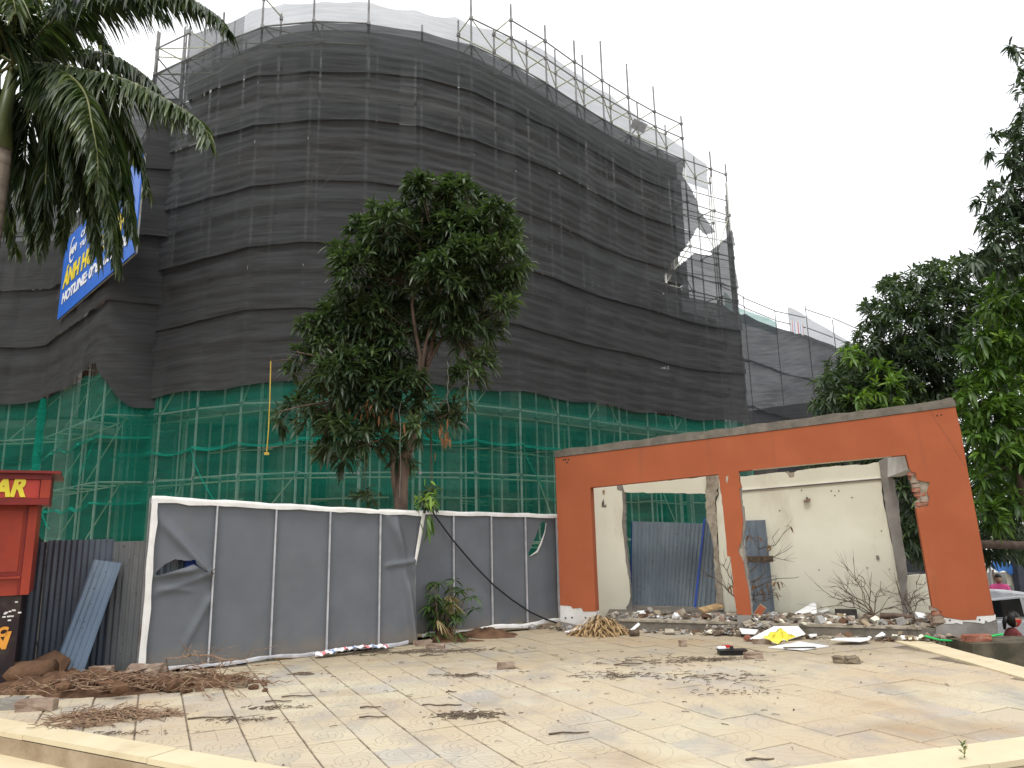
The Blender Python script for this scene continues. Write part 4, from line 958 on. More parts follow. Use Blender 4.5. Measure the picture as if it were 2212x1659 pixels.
slab7([(900, 408), (1000, 398), (1090, 386), (1124, 384), (1136, 392), (1146, 410), (1166, 408), (1168, 386), (1180, 378), (1300, 362), (1420, 352), (1500, 350), (1530, 341), (1556, 340), (1562, 420), (1572, 520), (1592, 620), (1616, 730), (1636, 850), (1652, 940), (1668, 1040), (900, 1040)], BK, .14, 'back_wall', cr, (.09, .007))
slab7([(1126, 384), (1138, 380), (1150, 388), (1168, 384), (1168, 412), (1146, 412)], BK+.03, .10, 'broken_mortar', M['mortar'])
slab7([(1552, 334), (1592, 318), (1598, 400), (1626, 424), (1628, 470), (1642, 510), (1646, 560), (1654, 640), (1672, 760), (1682, 840), (1676, 900), (1690, 980), (1696, 1045), (1662, 1045), (1640, 860), (1612, 700), (1584, 560), (1568, 440)], BK-.03, .24, 'rear_column', M['concrete'], (.07, .008))
slab7([(1676, 858), (1720, 852), (1790, 850), (1815, 1045), (1690, 1045)], BK+.5, .15, 'low_wall', cr, (.08, .006))
# ledge line and fixings on the back wall
slab7([(918, 469), (1566, 412), (1566, 418), (918, 474)], BK-.02, .02, 'ledge', M['concrete']); slab7([(918, 466), (1566, 409), (1566, 412), (918, 469)], BK-.03, .03, 'ledge', M['tape'])
slab7([(1210, 512), (1240, 503), (1240, 513), (1228, 522), (1210, 521)], BK-.07, .07, 'broken_bracket', M['brick_dusty']); slab7([(1221, 498), (1229, 498), (1228, 508), (1222, 508)], BK-.05, .05, 'broken_bracket', M['twig'])
slab7([(1540, 762), (1552, 765), (1556, 780), (1548, 788), (1540, 778)], BK-.012, .014, 'wall_scar', M['concrete'], (.03, .005))
slab7([(292, 525), (300, 506), (305, 540), (312, 530), (312, 543), (292, 542)], BK-.01, .012, 'wall_scar', M['cap']); slab7([(294, 468), (305, 466), (304, 484), (298, 486)], BK-.01, .012, 'wall_scar', M['straw'])
for x, y in ((1370, 470), (1352, 490), (1280, 830), (1500, 820), (1564, 652), (1430, 500), (1200, 467), (1600, 826), (1335, 470), (1100, 560)): slab7([(x-3, y-2), (x+3, y-3), (x+3, y+3), (x-2, y+3)], BK-.008, .01, 'nail_hole', M['cap'])
for x, y in ((127, 327), (141, 327), (134, 341), (118, 329), (1817, 127), (1836, 124)): slab7([(x-3, y-3), (x+3, y-3), (x+3, y+4), (x-3, y+4)], -.003, .004, 'fixing_hole', M['dark'])
for x, y in ((127, 1048), (157, 1046), (218, 1046), (1875, 1058), (2010, 1056)): slab7([(x-4, y-3), (x+4, y-3), (x+3, y+4), (x-3, y+3)], -.001, .004, 'fixing_hole', M['dark'])
# chipped plaster on the pier
slab7([(858, 404), (868, 401), (866, 420), (862, 436), (856, 424)], -.003, .006, 'plaster_chip', M['mortar'], (.03, .004))
# crack in the upper right corner
ck = [wpt(p) for p in ((1785, 105), (1822, 165), (1870, 235), (1900, 285), (1945, 355))]
b = MB(); b.tube([WP.at(u, z, .001) for u, z in ck], .0035, n=4); fix(b.build('crack', M['brick']))
# concrete beam running from the front wall back to the rear column
a0, a1 = wpt((1592, 316), BK-.03), wpt((1592, 408), BK-.03); c0, c1 = wpt((1677, 304), .2), wpt((1688, 372), .2)
q = [WP.at(a0[0], a0[1], -BK+.03), WP.at(a1[0], a1[1], -BK+.03), WP.at(c1[0], c1[1], -.2), WP.at(c0[0], c0[1], -.2)]
fix(prism(q, tuple(WP.d*.2), 'beam', M['whitewash']))
# broken masonry at the right jamb: stepped bricks and mortar
slab7([(1690, 366), (1706, 372), (1726, 386), (1726, 414), (1746, 420), (1788, 428), (1774, 480), (1786, 502), (1780, 544), (1722, 550), (1716, 520), (1736, 506), (1742, 500), (1728, 486), (1712, 470), (1702, 440), (1698, 400)], .035, .14, 'broken_masonry', M['mortar'], (.045, .012))
bkm = MB().box((0, 0, 0), (.19, .10, .052)).mesh('brick'); 
def brick_at(u, z, back, m='brick', ang=0.0, name='brick', mesh=None, sc=(1, 1, 1)):
    key = ('brk', m)
    if key not in _cache: me = bkm.copy(); me.materials.append(M[m]); _cache[key] = me
    o = bpy.data.objects.new(name, _cache[key]); COL.objects.link(o); o.location = WP.at(u, z, -back); o.rotation_euler = (0, ang, WP.rot()); o.scale = sc; return fix(o)
for (x, y, back) in ((1704, 392, .07), (1711, 425, .06), (1716, 446, .07), (1724, 466, .06), (1735, 486, .08), (1752, 512, .05), (1738, 530, .06), (1763, 524, .06), (1706, 410, .1), (1748, 498, .09)):
    u, z = wpt((x, y)); brick_at(u+random.uniform(-.01, .02), z, back, random.choice(['brick', 'brick', 'brick_dusty']), random.uniform(-.06, .06), sc=(random.uniform(.5, .8), 1, 1))
for (x, y, back) in ((1806, 1006, .06), (1815, 1026, .05), (1820, 1044, .06), (1826, 1062, .05), (1812, 1070, .09), (1803, 1040, .1), (1800, 1056, .12)):
    u, z = wpt((x, y)); brick_at(u, z, back, random.choice(['brick', 'brick_dusty']), random.uniform(-.1, .1), sc=(random.uniform(.6, .9), 1, 1))
slab7([(1796, 1000), (1816, 1004), (1830, 1020), (1848, 1046), (1846, 1082), (1806, 1085), (1800, 1050)], .05, .12, 'broken_masonry', M['mortar'], (.05, .012))
# iron sheets standing behind and inside the ruin
def sheet7(bl_, br_, tl_, tr_, back, label, m, edge=None, cat='metal sheet', pitch=.076, zbase=None, grp=None):
    A = WP.at(*wpt(bl_, back), -back); B_ = WP.at(*wpt(br_, back), -back); C = WP.at(*wpt(tl_, back+.25), -back-.25); D = WP.at(*wpt(tr_, back+.25), -back-.25)
    if zbase is not None: A.z = B_.z = zbase
    n = 12*int(((B_-A).length+(D-C).length)/2/pitch); V = []; Nn = WP.n
    for i in range(n+1):
        t = i/n; y = .012*math.cos(2*math.pi*t*n/12)
        for k in (0, .5, 1): p = (A.lerp(B_, t)).lerp(C.lerp(D, t), k)+Nn*y; V.append(tuple(p))
    b = MB(); b.add(V, [(3*i+k, 3*i+3+k, 3*i+4+k, 3*i+1+k) for i in range(n) for k in range(2)])
    r = empty('iron_sheet', A); o = b.build('corrugated_sheet', M[m], r, True); o.matrix_parent_inverse = Matrix.Translation(-A)
    if edge:
        e = MB(); e.add([tuple(A+Nn*.016), tuple(A.lerp(B_, edge)+Nn*.016), tuple(C.lerp(D, edge)+Nn*.016), tuple(C+Nn*.016)], [(0, 1, 2, 3)]); e.add([tuple(A+Nn*.0165), tuple(A+Nn*.001), tuple(C+Nn*.001), tuple(C+Nn*.0165)], [(0, 1, 2, 3)])
        o = e.build('folded_edge', M['corr_blue'], r); o.matrix_parent_inverse = Matrix.Translation(-A)
    tag(r, label, cat, grp); return r
sheet7((428, 1045), (712, 1045), (432, 608), (752, 618), BK+.75, 'wide corrugated iron sheet leaning behind the open doorway of the ruin', 'corr_site', zbase=-.02)
sheet7((418, 1045), (440, 1045), (428, 612), (446, 612), BK+.80, 'thin cobalt blue strip of sheet at the left of the doorway', 'corr_blue', zbase=-.02, pitch=.02)
sheet7((706, 1045), (850, 1045), (756, 596), (850, 600), BK+.62, 'blue corrugated iron sheet with cobalt edge behind the broken pillar', 'corr_site', .08, zbase=-.02)
sheet7((962, 1040), (1082, 1040), (936, 605), (1036, 602), BK-.32, 'narrow blue iron door sheet leaning on the cream back wall', 'corr_light' if False else 'corr_site', zbase=fz, pitch=.12)
o = slab7([(955, 768), (1072, 765), (1072, 793), (958, 795)], BK-.30, .03, 'plank', M['twig']); o.parent = None; o.matrix_world = Matrix.Identity(4); tag(o, 'short dark plank nailed across the narrow blue door sheet', 'plank')

# ------------------------------------------------------------------ rubble
def chunk(r, seed, squash=.6):
    rr = random.Random(seed); bm = bmesh.new(); bmesh.ops.create_icosphere(bm, subdivisions=1, radius=r)
    for v in bm.verts: v.co *= rr.uniform(.6, 1.2); v.co.z *= squash; v.co.x *= 1.2
    me = bpy.data.meshes.new('chunk'); bm.to_mesh(me); bm.free(); return me
def rubble(spots, name, label, mats_, parent=None, nflat=.45, ssc=1.0):
    """broken plaster, brick and tile fragments too many to count"""
    out = MB()
    for (u, back, z, s_, n) in spots:
        for _ in range(n):
            uu, bb = u+random.gauss(0, s_), back+random.gauss(0, s_*.35); sz = random.choice([.018, .025, .03, .04, .05, .07, .09])*random.uniform(.6, 1.05)*ssc
            p = WP.at(uu, z+abs(random.gauss(0, .025))+sz*.2, -bb); out.cur = random.randrange(len(mats_))
            flat = random.random() < nflat
            R = Matrix.Rotation(random.uniform(0, 6.3), 3, 'Z') @ Matrix.Rotation(random.gauss(0, .35), 3, 'X') @ Matrix.Rotation(random.gauss(0, .35), 3, 'Y')
            hx, hy, hz = sz*random.uniform(.6, 1.3), sz*random.uniform(.5, 1), sz*(.12 if flat else random.uniform(.3, .6))
            V = [R @ Vector((x*hx*random.uniform(.6, 1.1), y*hy*random.uniform(.6, 1.1), zz*hz))+p for zz in (-1, 1) for y in (-1, 1) for x in (-1, 1)]
            out.add(V, [(0, 2, 3, 1), (4, 5, 7, 6), (0, 1, 5, 4), (2, 6, 7, 3), (0, 4, 6, 2), (1, 3, 7, 5)])
    o = out.build(name, mats_, parent); tag(o, label, 'rubble', kind='stuff'); return o
RM = [M['mortar'], M['concrete'], M['cream'], M['white'], M['brick_dusty'], M['mortar'], M['concrete_lt'], M['brick_dusty'], M['cap'], M['brick_grey'], M['earth'], M['twig'], M['cap'], M['mortar'], M['earth_dry'], M['concrete'], M['cap']]
def U(x, y=1075): return wpt((x, y))[0]
rubble([(U(x), .25+.5*(i % 3)/2, fz-.01, .28, 32) for i, x in enumerate(range(330, 900, 55))] + [(U(x), .2+.6*(i % 3)/2, fz-.01, .28, 40) for i, x in enumerate(range(985, 1830, 55))] + [(U(1000), .5, fz+.03, .2, 50), (U(1330), .35, fz+.02, .2, 60), (U(1780), .5, fz+.04, .22, 60)],
       'rubble', 'broken plaster and brick rubble strewn over the floor of the orange ruin', RM)
rubble([(U(x), -.26-.08*(i % 2), -.012, .15, 8) for i, x in enumerate(range(440, 1800, 45))] + [(U(870), -.16, .06, .16, 90), (U(860), -.3, .02, .2, 60), (U(1010), -.15, .1, .12, 60), (U(1700), -.3, .02, .2, 40), (U(1830), -.25, .03, .14, 40), (U(150), -.35, -.0, .3, 30)],
       'rubble', 'rubble fragments fallen along the foot of the slab in front of the ruin', RM, ssc=.8)
dm = MB()
def heap(c, rx, ry, h_, seed, m, name, label, cat='soil', kind='stuff', n=26, rough=.25):
    rr = random.Random(seed); V = [(c[0], c[1], c[2]+h_)]; F = []
    R_ = 9
    for r_ in range(1, R_+1):
        for a in range(n):
            an = 2*math.pi*a/n; t = r_/R_; k = 1+.22*math.sin(an*3+seed)+.12*math.sin(an*5+seed*2)
            hh = h_*(1-t**1.5)*(1+rr.uniform(-rough, rough))
            V.append((c[0]+rx*k*t*math.cos(an), c[1]+ry*k*t*math.sin(an), c[2]+max(hh, -.01) if t < 1 else c[2]-.02))
    for a in range(n): F.append((0, 1+a, 1+(a+1) % n))
    for r_ in range(R_-1):
        for a in range(n): b0 = 1+r_*n; F.append((b0+a, b0+n+a, b0+n+(a+1) % n, b0+(a+1) % n))
    b = MB(); b.add(V, F); o = b.build(name, m, None, True); tag(o, label, cat, kind=kind); return o
# ------------------------------------------------------------------ single loose things, each placed where it lies
def RK(p): return Q(p, (2900, 2300), 900/2212)
def RL(p): return Q(p, (2150, 2250), 850/2212)
def R5(p): return Q(p, (2700, 2400), 1396/2212)
def R4(p): return Q(p, (1400, 2400), 1400/2212)
def R3(p): return Q(p, (0, 2550), 1400/2212)
def loose_brick(px, label, size=(.2, .1, .06), rz=0.0, m='brick_dusty', tilt=(0, 0), z=0.0, sub=.004):
    p = at_z(*px, z); bm = bmesh.new(); bmesh.ops.create_cube(bm, size=1)
    for v in bm.verts: v.co = Vector((v.co.x*size[0], v.co.y*size[1], v.co.z*size[2]))
    bmesh.ops.subdivide_edges(bm, edges=bm.edges[:], cuts=2, use_grid_fill=True); rr = random.Random(int(px[0]*7))
    for v in bm.verts: v.co += Vector((rr.gauss(0, sub), rr.gauss(0, sub), rr.gauss(0, sub)))
    bmesh.ops.bevel(bm, geom=[e for e in bm.edges if e.is_boundary], offset=.002)
    me = bpy.data.meshes.new('brick'); bm.to_mesh(me); bm.free(); o = link('loose_brick', me, M[m])
    o.location = (p.x, p.y, z+size[2]/2+abs(math.sin(tilt[0]))*size[1]/2+abs(math.sin(tilt[1]))*size[0]/2); o.rotation_euler = (tilt[0], tilt[1], rz); tag(o, label, 'brick', 'loose bricks on the forecourt'); return o
loose_brick(R4((985, 432)), 'pale broken brick lying alone near the middle of the forecourt', (.21, .10, .07), .1, 'brick_dusty')
loose_brick(R5((497, 372)), 'dusty brick beside the black tray on the forecourt', (.22, .1, .075), .05, 'brick_dusty')
loose_brick(R5((1048, 398)), 'left half of the grey weathered brick pair right of the forecourt middle', (.15, .11, .075), -.1, 'brick_grey', sub=.008)
loose_brick(R5((1115, 400)), 'right half of the grey weathered brick pair right of the forecourt middle', (.16, .11, .075), .15, 'brick_grey', sub=.008)
loose_brick(R5((550, 278)), 'brick lying in front of the white board with the yellow bag', (.24, .1, .065), -.05, 'brick_dusty')
loose_brick(R5((465, 262)), 'orange plastered fragment left of the yellow bag', (.1, .08, .06), .4, 'brick', (.2, .1))
loose_brick(R4((460, 285)), 'brick by the foot of the slack right end of the front hoarding', (.25, .12, .07), .5, 'brick_dusty')
loose_brick(R4((540, 303)), 'flat brick just left of the small palm', (.26, .13, .06), .0, 'brick_dusty')
loose_brick(R3((1502, 318)), 'dark flat stone lying on the tiles right of the roots', (.2, .11, .05), .05, 'brick_grey')
loose_brick(R3((640, 232)), 'pink brick at the foot of the loose blue sheet', (.25, .11, .09), .1, 'brick_dusty', z=.05)
loose_brick(R3((20, 445)), 'grey paving block at the left frame edge', (.24, .11, .08), -.15, 'concrete', z=0)
loose_brick(R3((230, 460)), 'long pinkish kerb brick left of the root heap', (.34, .12, .1), .12, 'brick_dusty')
loose_brick(R3((85, 450)), 'grey block between the left frame edge and the long kerb brick', (.22, .12, .1), .12, 'concrete')
loose_brick(R4((2105, 292)), 'small pale brick stub before the ruin slab', (.09, .08, .08), .2, 'brick_dusty')
loose_brick(R3((915, 298)), 'big rounded stone at the lower left corner of the grey hoarding', (.34, .25, .2), .3, 'brick_dusty', sub=.025)
# a leaning slab of wall with orange paint next to the pier
a = at_z(*RK((330, 520)), .02)
b = MB(); b.box((0, 0, 0), (.12, .1, .42)); o = b.build('wall_fragment', M['mortar']); b2 = MB(); b2.box((0, -.055, .04), (.1, .012, .3)); b2.build('painted_face', M['orange'], o)
o.location = (a.x, a.y+.06, .19); o.rotation_euler = (-.15, .62, WP.rot()); tag(o, 'broken wall fragment with orange paint leaning by the pier', 'wall fragment')
# white boards
def board(quad, zs, label, name='white_board', m='white', th=.012, holes=None):
    i0 = max(range(len(quad)), key=lambda i: quad[i][1]); Y0 = at_z(*quad[i0], zs[0]).y
    P = [at_y(*q, Y0+d) for q, d in zip(quad, zs[1:])]
    for p in P: p.z = max(p.z, .006)
    o = prism(P, (0, 0, th), name, M[m]); return tag(o, label, 'board')
o = board([RK(p) for p in ((245, 632), (600, 645), (790, 585), (720, 510), (480, 512))], (.015, .02, 0, .12, .42, .40), 'large white foam board tilted on the rubble under a yellow bag')
board([RK(p) for p in ((425, 718), (770, 742), (1020, 718), (730, 692))], (.012, .3, 0, .3, .75), 'flat white diamond shaped ceiling board lying on the forecourt')
b = MB(); c = at_z(*RK((735, 713)), .027); b.box((c.x, c.y, .0285), (.42, .07, .004), -.05); tag(b.build('torn_strip', M['dark']), 'dark torn strip lying across the flat white board', 'strip')
board([RK(p) for p in ((1035, 640), (1330, 660), (1425, 640), (1400, 622), (1120, 625))], (.04, .05, 0, .1, .35, .3), 'long white board resting on debris in front of the slab')
board([RK(p) for p in ((140, 530), (165, 580), (300, 585), (328, 545))], (.05, .22, 0, 0, .2), 'white board with red underside leaning left of the big board')
board([RK(p) for p in ((805, 590), (840, 612), (905, 600), (900, 585))], (.04, .2, 0, .02, .2), 'small white shard right of the big tilted board')
board([RK(p) for p in ((1480, 610), (1560, 605), (1580, 590), (1545, 565))], (.06, 0, .02, .1, .2), 'curled pale sheet piece near the right end of the slab')
board([RK(p) for p in ((680, 385), (905, 385), (895, 290), (865, 276))], (fz+.05, 0, 0, .25, .3), 'upright white folded sheet on the ruin floor before the back wall')
board([RK(p) for p in ((900, 365), (960, 372), (1030, 352), (1010, 340))], (fz+.05, .1, 0, .2, .35), 'flat white sheet beside the upright folded sheet')
board([RK(p) for p in ((860, 415), (1020, 413), (970, 393), (900, 398))], (fz+.05, 0, 0, .25, .25), 'white scrap lying in front of the upright folded sheet')
board([RL(p) for p in ((280, 728), (380, 725), (468, 690), (455, 675))], (.02, 0, 0, .1, .1), 'white plank scrap left of the dry leaf heap')
board([RL(p) for p in ((955, 715), (985, 722), (1068, 650), (1050, 632))], (.03, 0, 0, .14, .14), 'white stick of moulding leaning on the slab beside the leaf heap')
board([RL(p) for p in ((1670, 490), (1740, 528), (1940, 470), (1870, 442))], (fz+.08, .15, 0, .1, .3), 'brown plywood offcut on the rubble behind the pier', 'plywood', 'straw', .03)
# yellow plastic bag
b = MB(); c = at_z(*RK((550, 612)), .10); V = []; F = []; nn = 18; mmm = 8
for i in range(nn):
    for k in range(mmm):
        t = k/(mmm-1); a_ = 2*math.pi*i/nn; r_ = (.155*t)*(1+.35*math.sin(3*a_+1)+.2*math.sin(7*a_+k)); 
        x = r_*math.cos(a_)*1.15; y = r_*math.sin(a_)*.5; hgt = .10*(1-t)+.03*math.sin(5*a_+k*2)*(1-t*.4)
        V.append((c.x+x-.05*t, c.y+y-.02, .085+.33*y+hgt*1.1))
for i in range(nn):
    for k in range(mmm-1): F.append((i*mmm+k, ((i+1) % nn)*mmm+k, ((i+1) % nn)*mmm+k+1, i*mmm+k+1))
b.add(V, F); tag(b.build('plastic_bag', M['yellow'], None, True), 'crumpled yellow plastic bag on the tilted white board', 'bag')
# black tray and white cup
p = at_z(*R5((362, 345)), 0); t_ = empty('plastic_tray', (p.x, p.y, 0), -.03); tag(t_, 'flat black plastic tray with a knob lying on the forecourt', 'tray')
b = MB(); b.box((0, 0, .03), (.34, .16, .05)); b.box((0, -.005, .058), (.37, .18, .008)); b.build('body', M['dark'], t_); b = MB(); b.tube([(0, 0, .06), (0, 0, .10)], .028, .022, 8); b.build('knob', M['dark'], t_)
p = at_z(*R5((296, 338)), 0); b = MB(); b.tube([(-.05, 0, .045), (-.02, .01, .05), (.05, .02, .045)], .035, .045, 9); o = b.build('cup', M['white']); o.location = (p.x, p.y, 0); tag(o, 'small crushed white cup next to the black tray', 'cup')
p = at_z(*R5((325, 302)), 0); b = MB(); b.box((0, 0, .015), (.1, .05, .03), .3); b.box((.07, .01, .012), (.05, .03, .02), -.2); o = b.build('packet', M['mask']); o.location = (p.x, p.y, 0); tag(o, 'tiny red packet behind the black tray', 'packet')
p = at_z(*RL((1010, 770)), 0); b = MB(); b.tube([(-.07, 0, .05), (.07, .03, .05)], .05, .05, 8); o = b.build('dark_can', M['twig']); o.location = (p.x, p.y, 0); tag(o, 'dark rusty can at the right of the dry leaf heap', 'can')
# striped plastic sheet under the front hoarding
def striped():
    m, t, o = nodes('striped_plastic'); obj = N(t, 'ShaderNodeTexCoord').outputs['Object']; sp_ = N(t, 'ShaderNodeSeparateXYZ'); t.links.new(obj, sp_.inputs[0])
    f = N(t, 'ShaderNodeMath', operation='FRACT'); mu = N(t, 'ShaderNodeMath', operation='MULTIPLY'); mu.inputs[1].default_value = 3.2; t.links.new(sp_.outputs['X'], mu.inputs[0]); t.links.new(mu.outputs[0], f.inputs[0])
    r = N(t, 'ShaderNodeValToRGB'); r.color_ramp.interpolation = 'CONSTANT'; e = r.color_ramp.elements; e[0].color = (.72, .72, .74, 1); e[1].position = .3; e[1].color = (.55, .16, .17, 1)
    for ps, c in ((.45, (.72, .72, .74)), (.7, (.25, .35, .55)), (.85, (.72, .72, .74))): q_ = e.new(ps); q_.color = (*c, 1)
    t.links.new(f.outputs[0], r.inputs['Fac']); finish(t, o, r.outputs['Color'], .45, .4); return m
s0, s1 = at_z(*F2((1290, 1166)), 0), at_z(*F2((1790, 1104)), 0); V = []; F = []
for i in range(29):
    for k in range(7):
        t = i/28; v_ = k/6; x = (s1-s0).length*t; wd = .13+.11*math.sin(t*3.1)+.05*math.sin(t*9)
        V.append((x, -wd*(v_-.6), 0.014+.075*abs(math.sin(i*.9+k*1.3))*(1-abs(v_-.5))+.05*math.sin(math.pi*t)*v_))
for i in range(28):
    for k in range(6): F.append((i*7+k, i*7+7+k, i*7+8+k, i*7+1+k))
b = MB(); b.add(V, F); o = b.build('plastic_sheet', striped(), None); o.location = s0; o.rotation_euler = (0, 0, math.atan2(s1.y-s0.y, s1.x-s0.x)); tag(o, 'red white and blue striped plastic sheet crumpled along the hoarding foot', 'plastic sheet')
# concrete block at the right with brick and green hose
c0 = at_z(998, 668, -.6)
bx0, bx1 = at_y(973, 652, 9.9), at_y(1030, 650, 9.9); 
ZB = at_y(990, 643.5, 9.9).z
b = MB(); b.box(((bx0.x+bx1.x+.8)/2, 10.2, (ZB-1.5)/2), (bx1.x+.8-bx0.x, .6, ZB+1.5)); tag(b.build('retaining_wall', M['edging_face']), 'mossy low concrete wall in the lower right corner', 'wall')
pb = at_y(979, 634, 10.0); o = loose_brick((979, 636), 'long red brick lying on the mossy low wall at the right', (.34, .12, .085), .05, 'brick'); o.location = (pb.x+.02, 10.1, ZB+.044); 
hp = [at_y(x, y, 10.35) for x, y in ((925, 636), (940, 640), (955, 641), (968, 640), (985, 637), (992, 636), (1003, 634))]
b = MB(); b.tube([tuple(p) for p in hp], .014, n=6); tag(b.build('hose', M['green_hose']), 'bright green hose trailing behind the red brick', 'hose')
# ------------------------------------------------------------------ foliage tools
def leaves(pos, dirs, length, width, droop, tint, name, m, parent=None, fold=.18, nseg=3):
    """blades of real leaf size: pos, dirs are (n,3); each leaf bends down along its length and is folded along its midrib"""
    n = len(pos); pos = np.asarray(pos, float); d = np.asarray(dirs, float); d /= np.linalg.norm(d, axis=1)[:, None]+1e-9
    L = np.broadcast_to(np.asarray(length, float), (n,)); W = np.broadcast_to(np.asarray(width, float), (n,)); D = np.broadcast_to(np.asarray(droop, float), (n,))
    side = np.cross(d, np.tile([0, 0, 1.0], (n, 1))+rng.normal(0, .35, (n, 3))); side /= np.linalg.norm(side, axis=1)[:, None]+1e-9
    V = np.zeros((n, 2+3*(nseg-1), 3)); V[:, 0] = pos; prof = {2: [1.0], 3: [.95, .8], 4: [.8, 1.0, .6]}[nseg]
    def spine(t):
        p = pos + d*(L*t)[:, None]; p[:, 2] -= D*L*t*t; return p
    up = np.cross(side, d)
    for k in range(1, nseg):
        c = spine(k/nseg); w_ = (W*.5*prof[k-1])[:, None]; b = 1+3*(k-1)
        V[:, b] = c-side*w_+up*w_*fold*2; V[:, b+1] = c; V[:, b+2] = c+side*w_+up*w_*fold*2
    V[:, -1] = spine(1.0); nv = V.shape[1]; T = [(0, 2, 1), (0, 3, 2)]
    for k in range(nseg-2):
        b = 1+3*k; c = b+3; T += [(b, b+1, c+1), (b, c+1, c), (b+1, b+2, c+2), (b+1, c+2, c+1)]
    b = 1+3*(nseg-2); T += [(b, b+1, nv-1), (b+1, b+2, nv-1)]
    T = np.array(T); F = (np.arange(n)[:, None, None]*nv + T[None]).reshape(-1, 3)
    me = bpy.data.meshes.new(name); me.vertices.add(n*nv); me.vertices.foreach_set('co', V.reshape(-1))
    me.loops.add(F.size); me.loops.foreach_set('vertex_index', F.reshape(-1).astype(np.int32)); me.polygons.add(len(F))
    me.polygons.foreach_set('loop_start', np.arange(0, F.size, 3, dtype=np.int32)); me.update(calc_edges=True)
    at = me.attributes.new('tint', 'FLOAT', 'POINT'); at.data.foreach_set('value', np.repeat(np.broadcast_to(tint, (n,)), nv).astype(np.float32))
    me.polygons.foreach_set('use_smooth', np.ones(len(F), dtype=bool))
    return link(name, me, m, parent)
def rosettes(tips, outs, per, L, spread=.9, sag=.45, tint_r=None):
    """whorls of leaves at twig tips"""
    P, Dv, LL, TT, DD = [], [], [], [], []
    for i, (p, o) in enumerate(zip(tips, outs)):
        o = np.array(o, float); o /= np.linalg.norm(o)+1e-9; a0 = rng.uniform(0, 6.28); base_t = rng.uniform(.05, .6) if tint_r is None else tint_r[i]
        x = np.cross(o, [.3, .2, 1]); x /= np.linalg.norm(x)+1e-9; y = np.cross(o, x)
        k = int(per*rng.uniform(.7, 1.3))
        for j in range(k):
            a = a0+2.4*j; e = rng.uniform(.15, 1.0)*spread
            v = o*(1-e*.75)+(x*math.cos(a)+y*math.sin(a))*e; v[2] -= sag*rng.uniform(.2, 1)
            P.append(np.array(p)+o*rng.uniform(-.10, .04)); Dv.append(v); LL.append(L*rng.uniform(.65, 1.15)); DD.append(rng.uniform(.15, .55)); TT.append(np.clip(base_t+rng.normal(0, .12), 0, 1))
    return np.array(P), np.array(Dv), np.array(LL), np.array(DD), np.array(TT)
def limb(a, b, r0, r1, wob=.06, n=6, seed=0):
    r = random.Random(seed); a, b = Vector(a), Vector(b); L = (b-a).length; pts = []
    for i in range(n+1):
        t = i/n; p = a.lerp(b, t); 
        if 0 < i < n: p += Vector((r.gauss(0, wob*L*.5), r.gauss(0, wob*L*.5), r.gauss(0, wob*L*.3)+.08*L*math.sin(math.pi*t)))
        pts.append(p)
    return pts, r0, r1
def P2(x, y, Y): return at_y(x*K, y*K, Y)
# ------------------------------------------------------------------ mango tree behind the hoarding
TY = 11.75
base = P2(866, 1090, TY); mango = empty('mango_tree', (base.x, base.y, -.03)); tag(mango, 'leafy mango tree standing behind the join of the two grey hoardings', 'tree')
MI = Matrix.Translation(-mango.location)
def par(o, root): o.parent = root; o.matrix_parent_inverse = Matrix.Translation(-root.location); return o
tr = MB(); foot = Vector((base.x+.0, base.y, -.05))
trunk = [foot, P2(866, 1090, TY), P2(868, 1040, TY), P2(876, 985, TY+.02), P2(893, 930, TY+.05), P2(900, 890, TY+.05)]
tr.tube(trunk, .115, .085, 10); par(tr.build('trunk', M['bark'], None, True), mango)
def branch(px, r0, r1, dy=0.0, name='branch', n=7):
    pts = [P2(x, y, TY+dy*i/max(len(px)-1, 1)) for i, (x, y) in enumerate(px)]; b = MB(); b.tube(pts, r0, r1, n); return par(b.build(name, M['bark'], None, True), mango)
branch([(860, 1088), (851, 1040), (848, 1000), (852, 975), (846, 950)], .05, .03, -.1)
branch([(900, 895), (912, 840), (922, 790), (936, 730), (946, 670), (950, 600), (958, 540), (985, 470)], .065, .02, .2)
branch([(900, 895), (905, 830), (908, 770), (898, 720), (890, 660), (905, 560), (912, 470)], .055, .016, -.3)
branch([(912, 840), (912, 790), (920, 740), (935, 690), (990, 600), (1040, 560)], .04, .014, -.4)
branch([(922, 790), (950, 740), (975, 700), (1020, 660), (1060, 620)], .035, .012, .5)
branch([(885, 950), (860, 925), (830, 885), (800, 860), (770, 835), (730, 800), (690, 770), (640, 760)], .05, .010, -.5)
branch([(800, 860), (760, 862), (720, 868), (680, 872), (640, 880), (600, 890)], .02, .006, -.8)
branch([(770, 835), (720, 800), (665, 787), (625, 777), (590, 779), (582, 770)], .014, .005, -.6)
branch([(665, 787), (640, 770), (620, 766)], .008, .003, -.6)
branch([(878, 850), (860, 820), (850, 790), (820, 760), (790, 700)], .035, .012, -.2)
branch([(893, 930), (930, 905), (960, 900), (980, 905)], .025, .008, .2)
branch([(880, 960), (840, 945), (790, 960), (730, 975), (690, 980)], .022, .007, -.4)
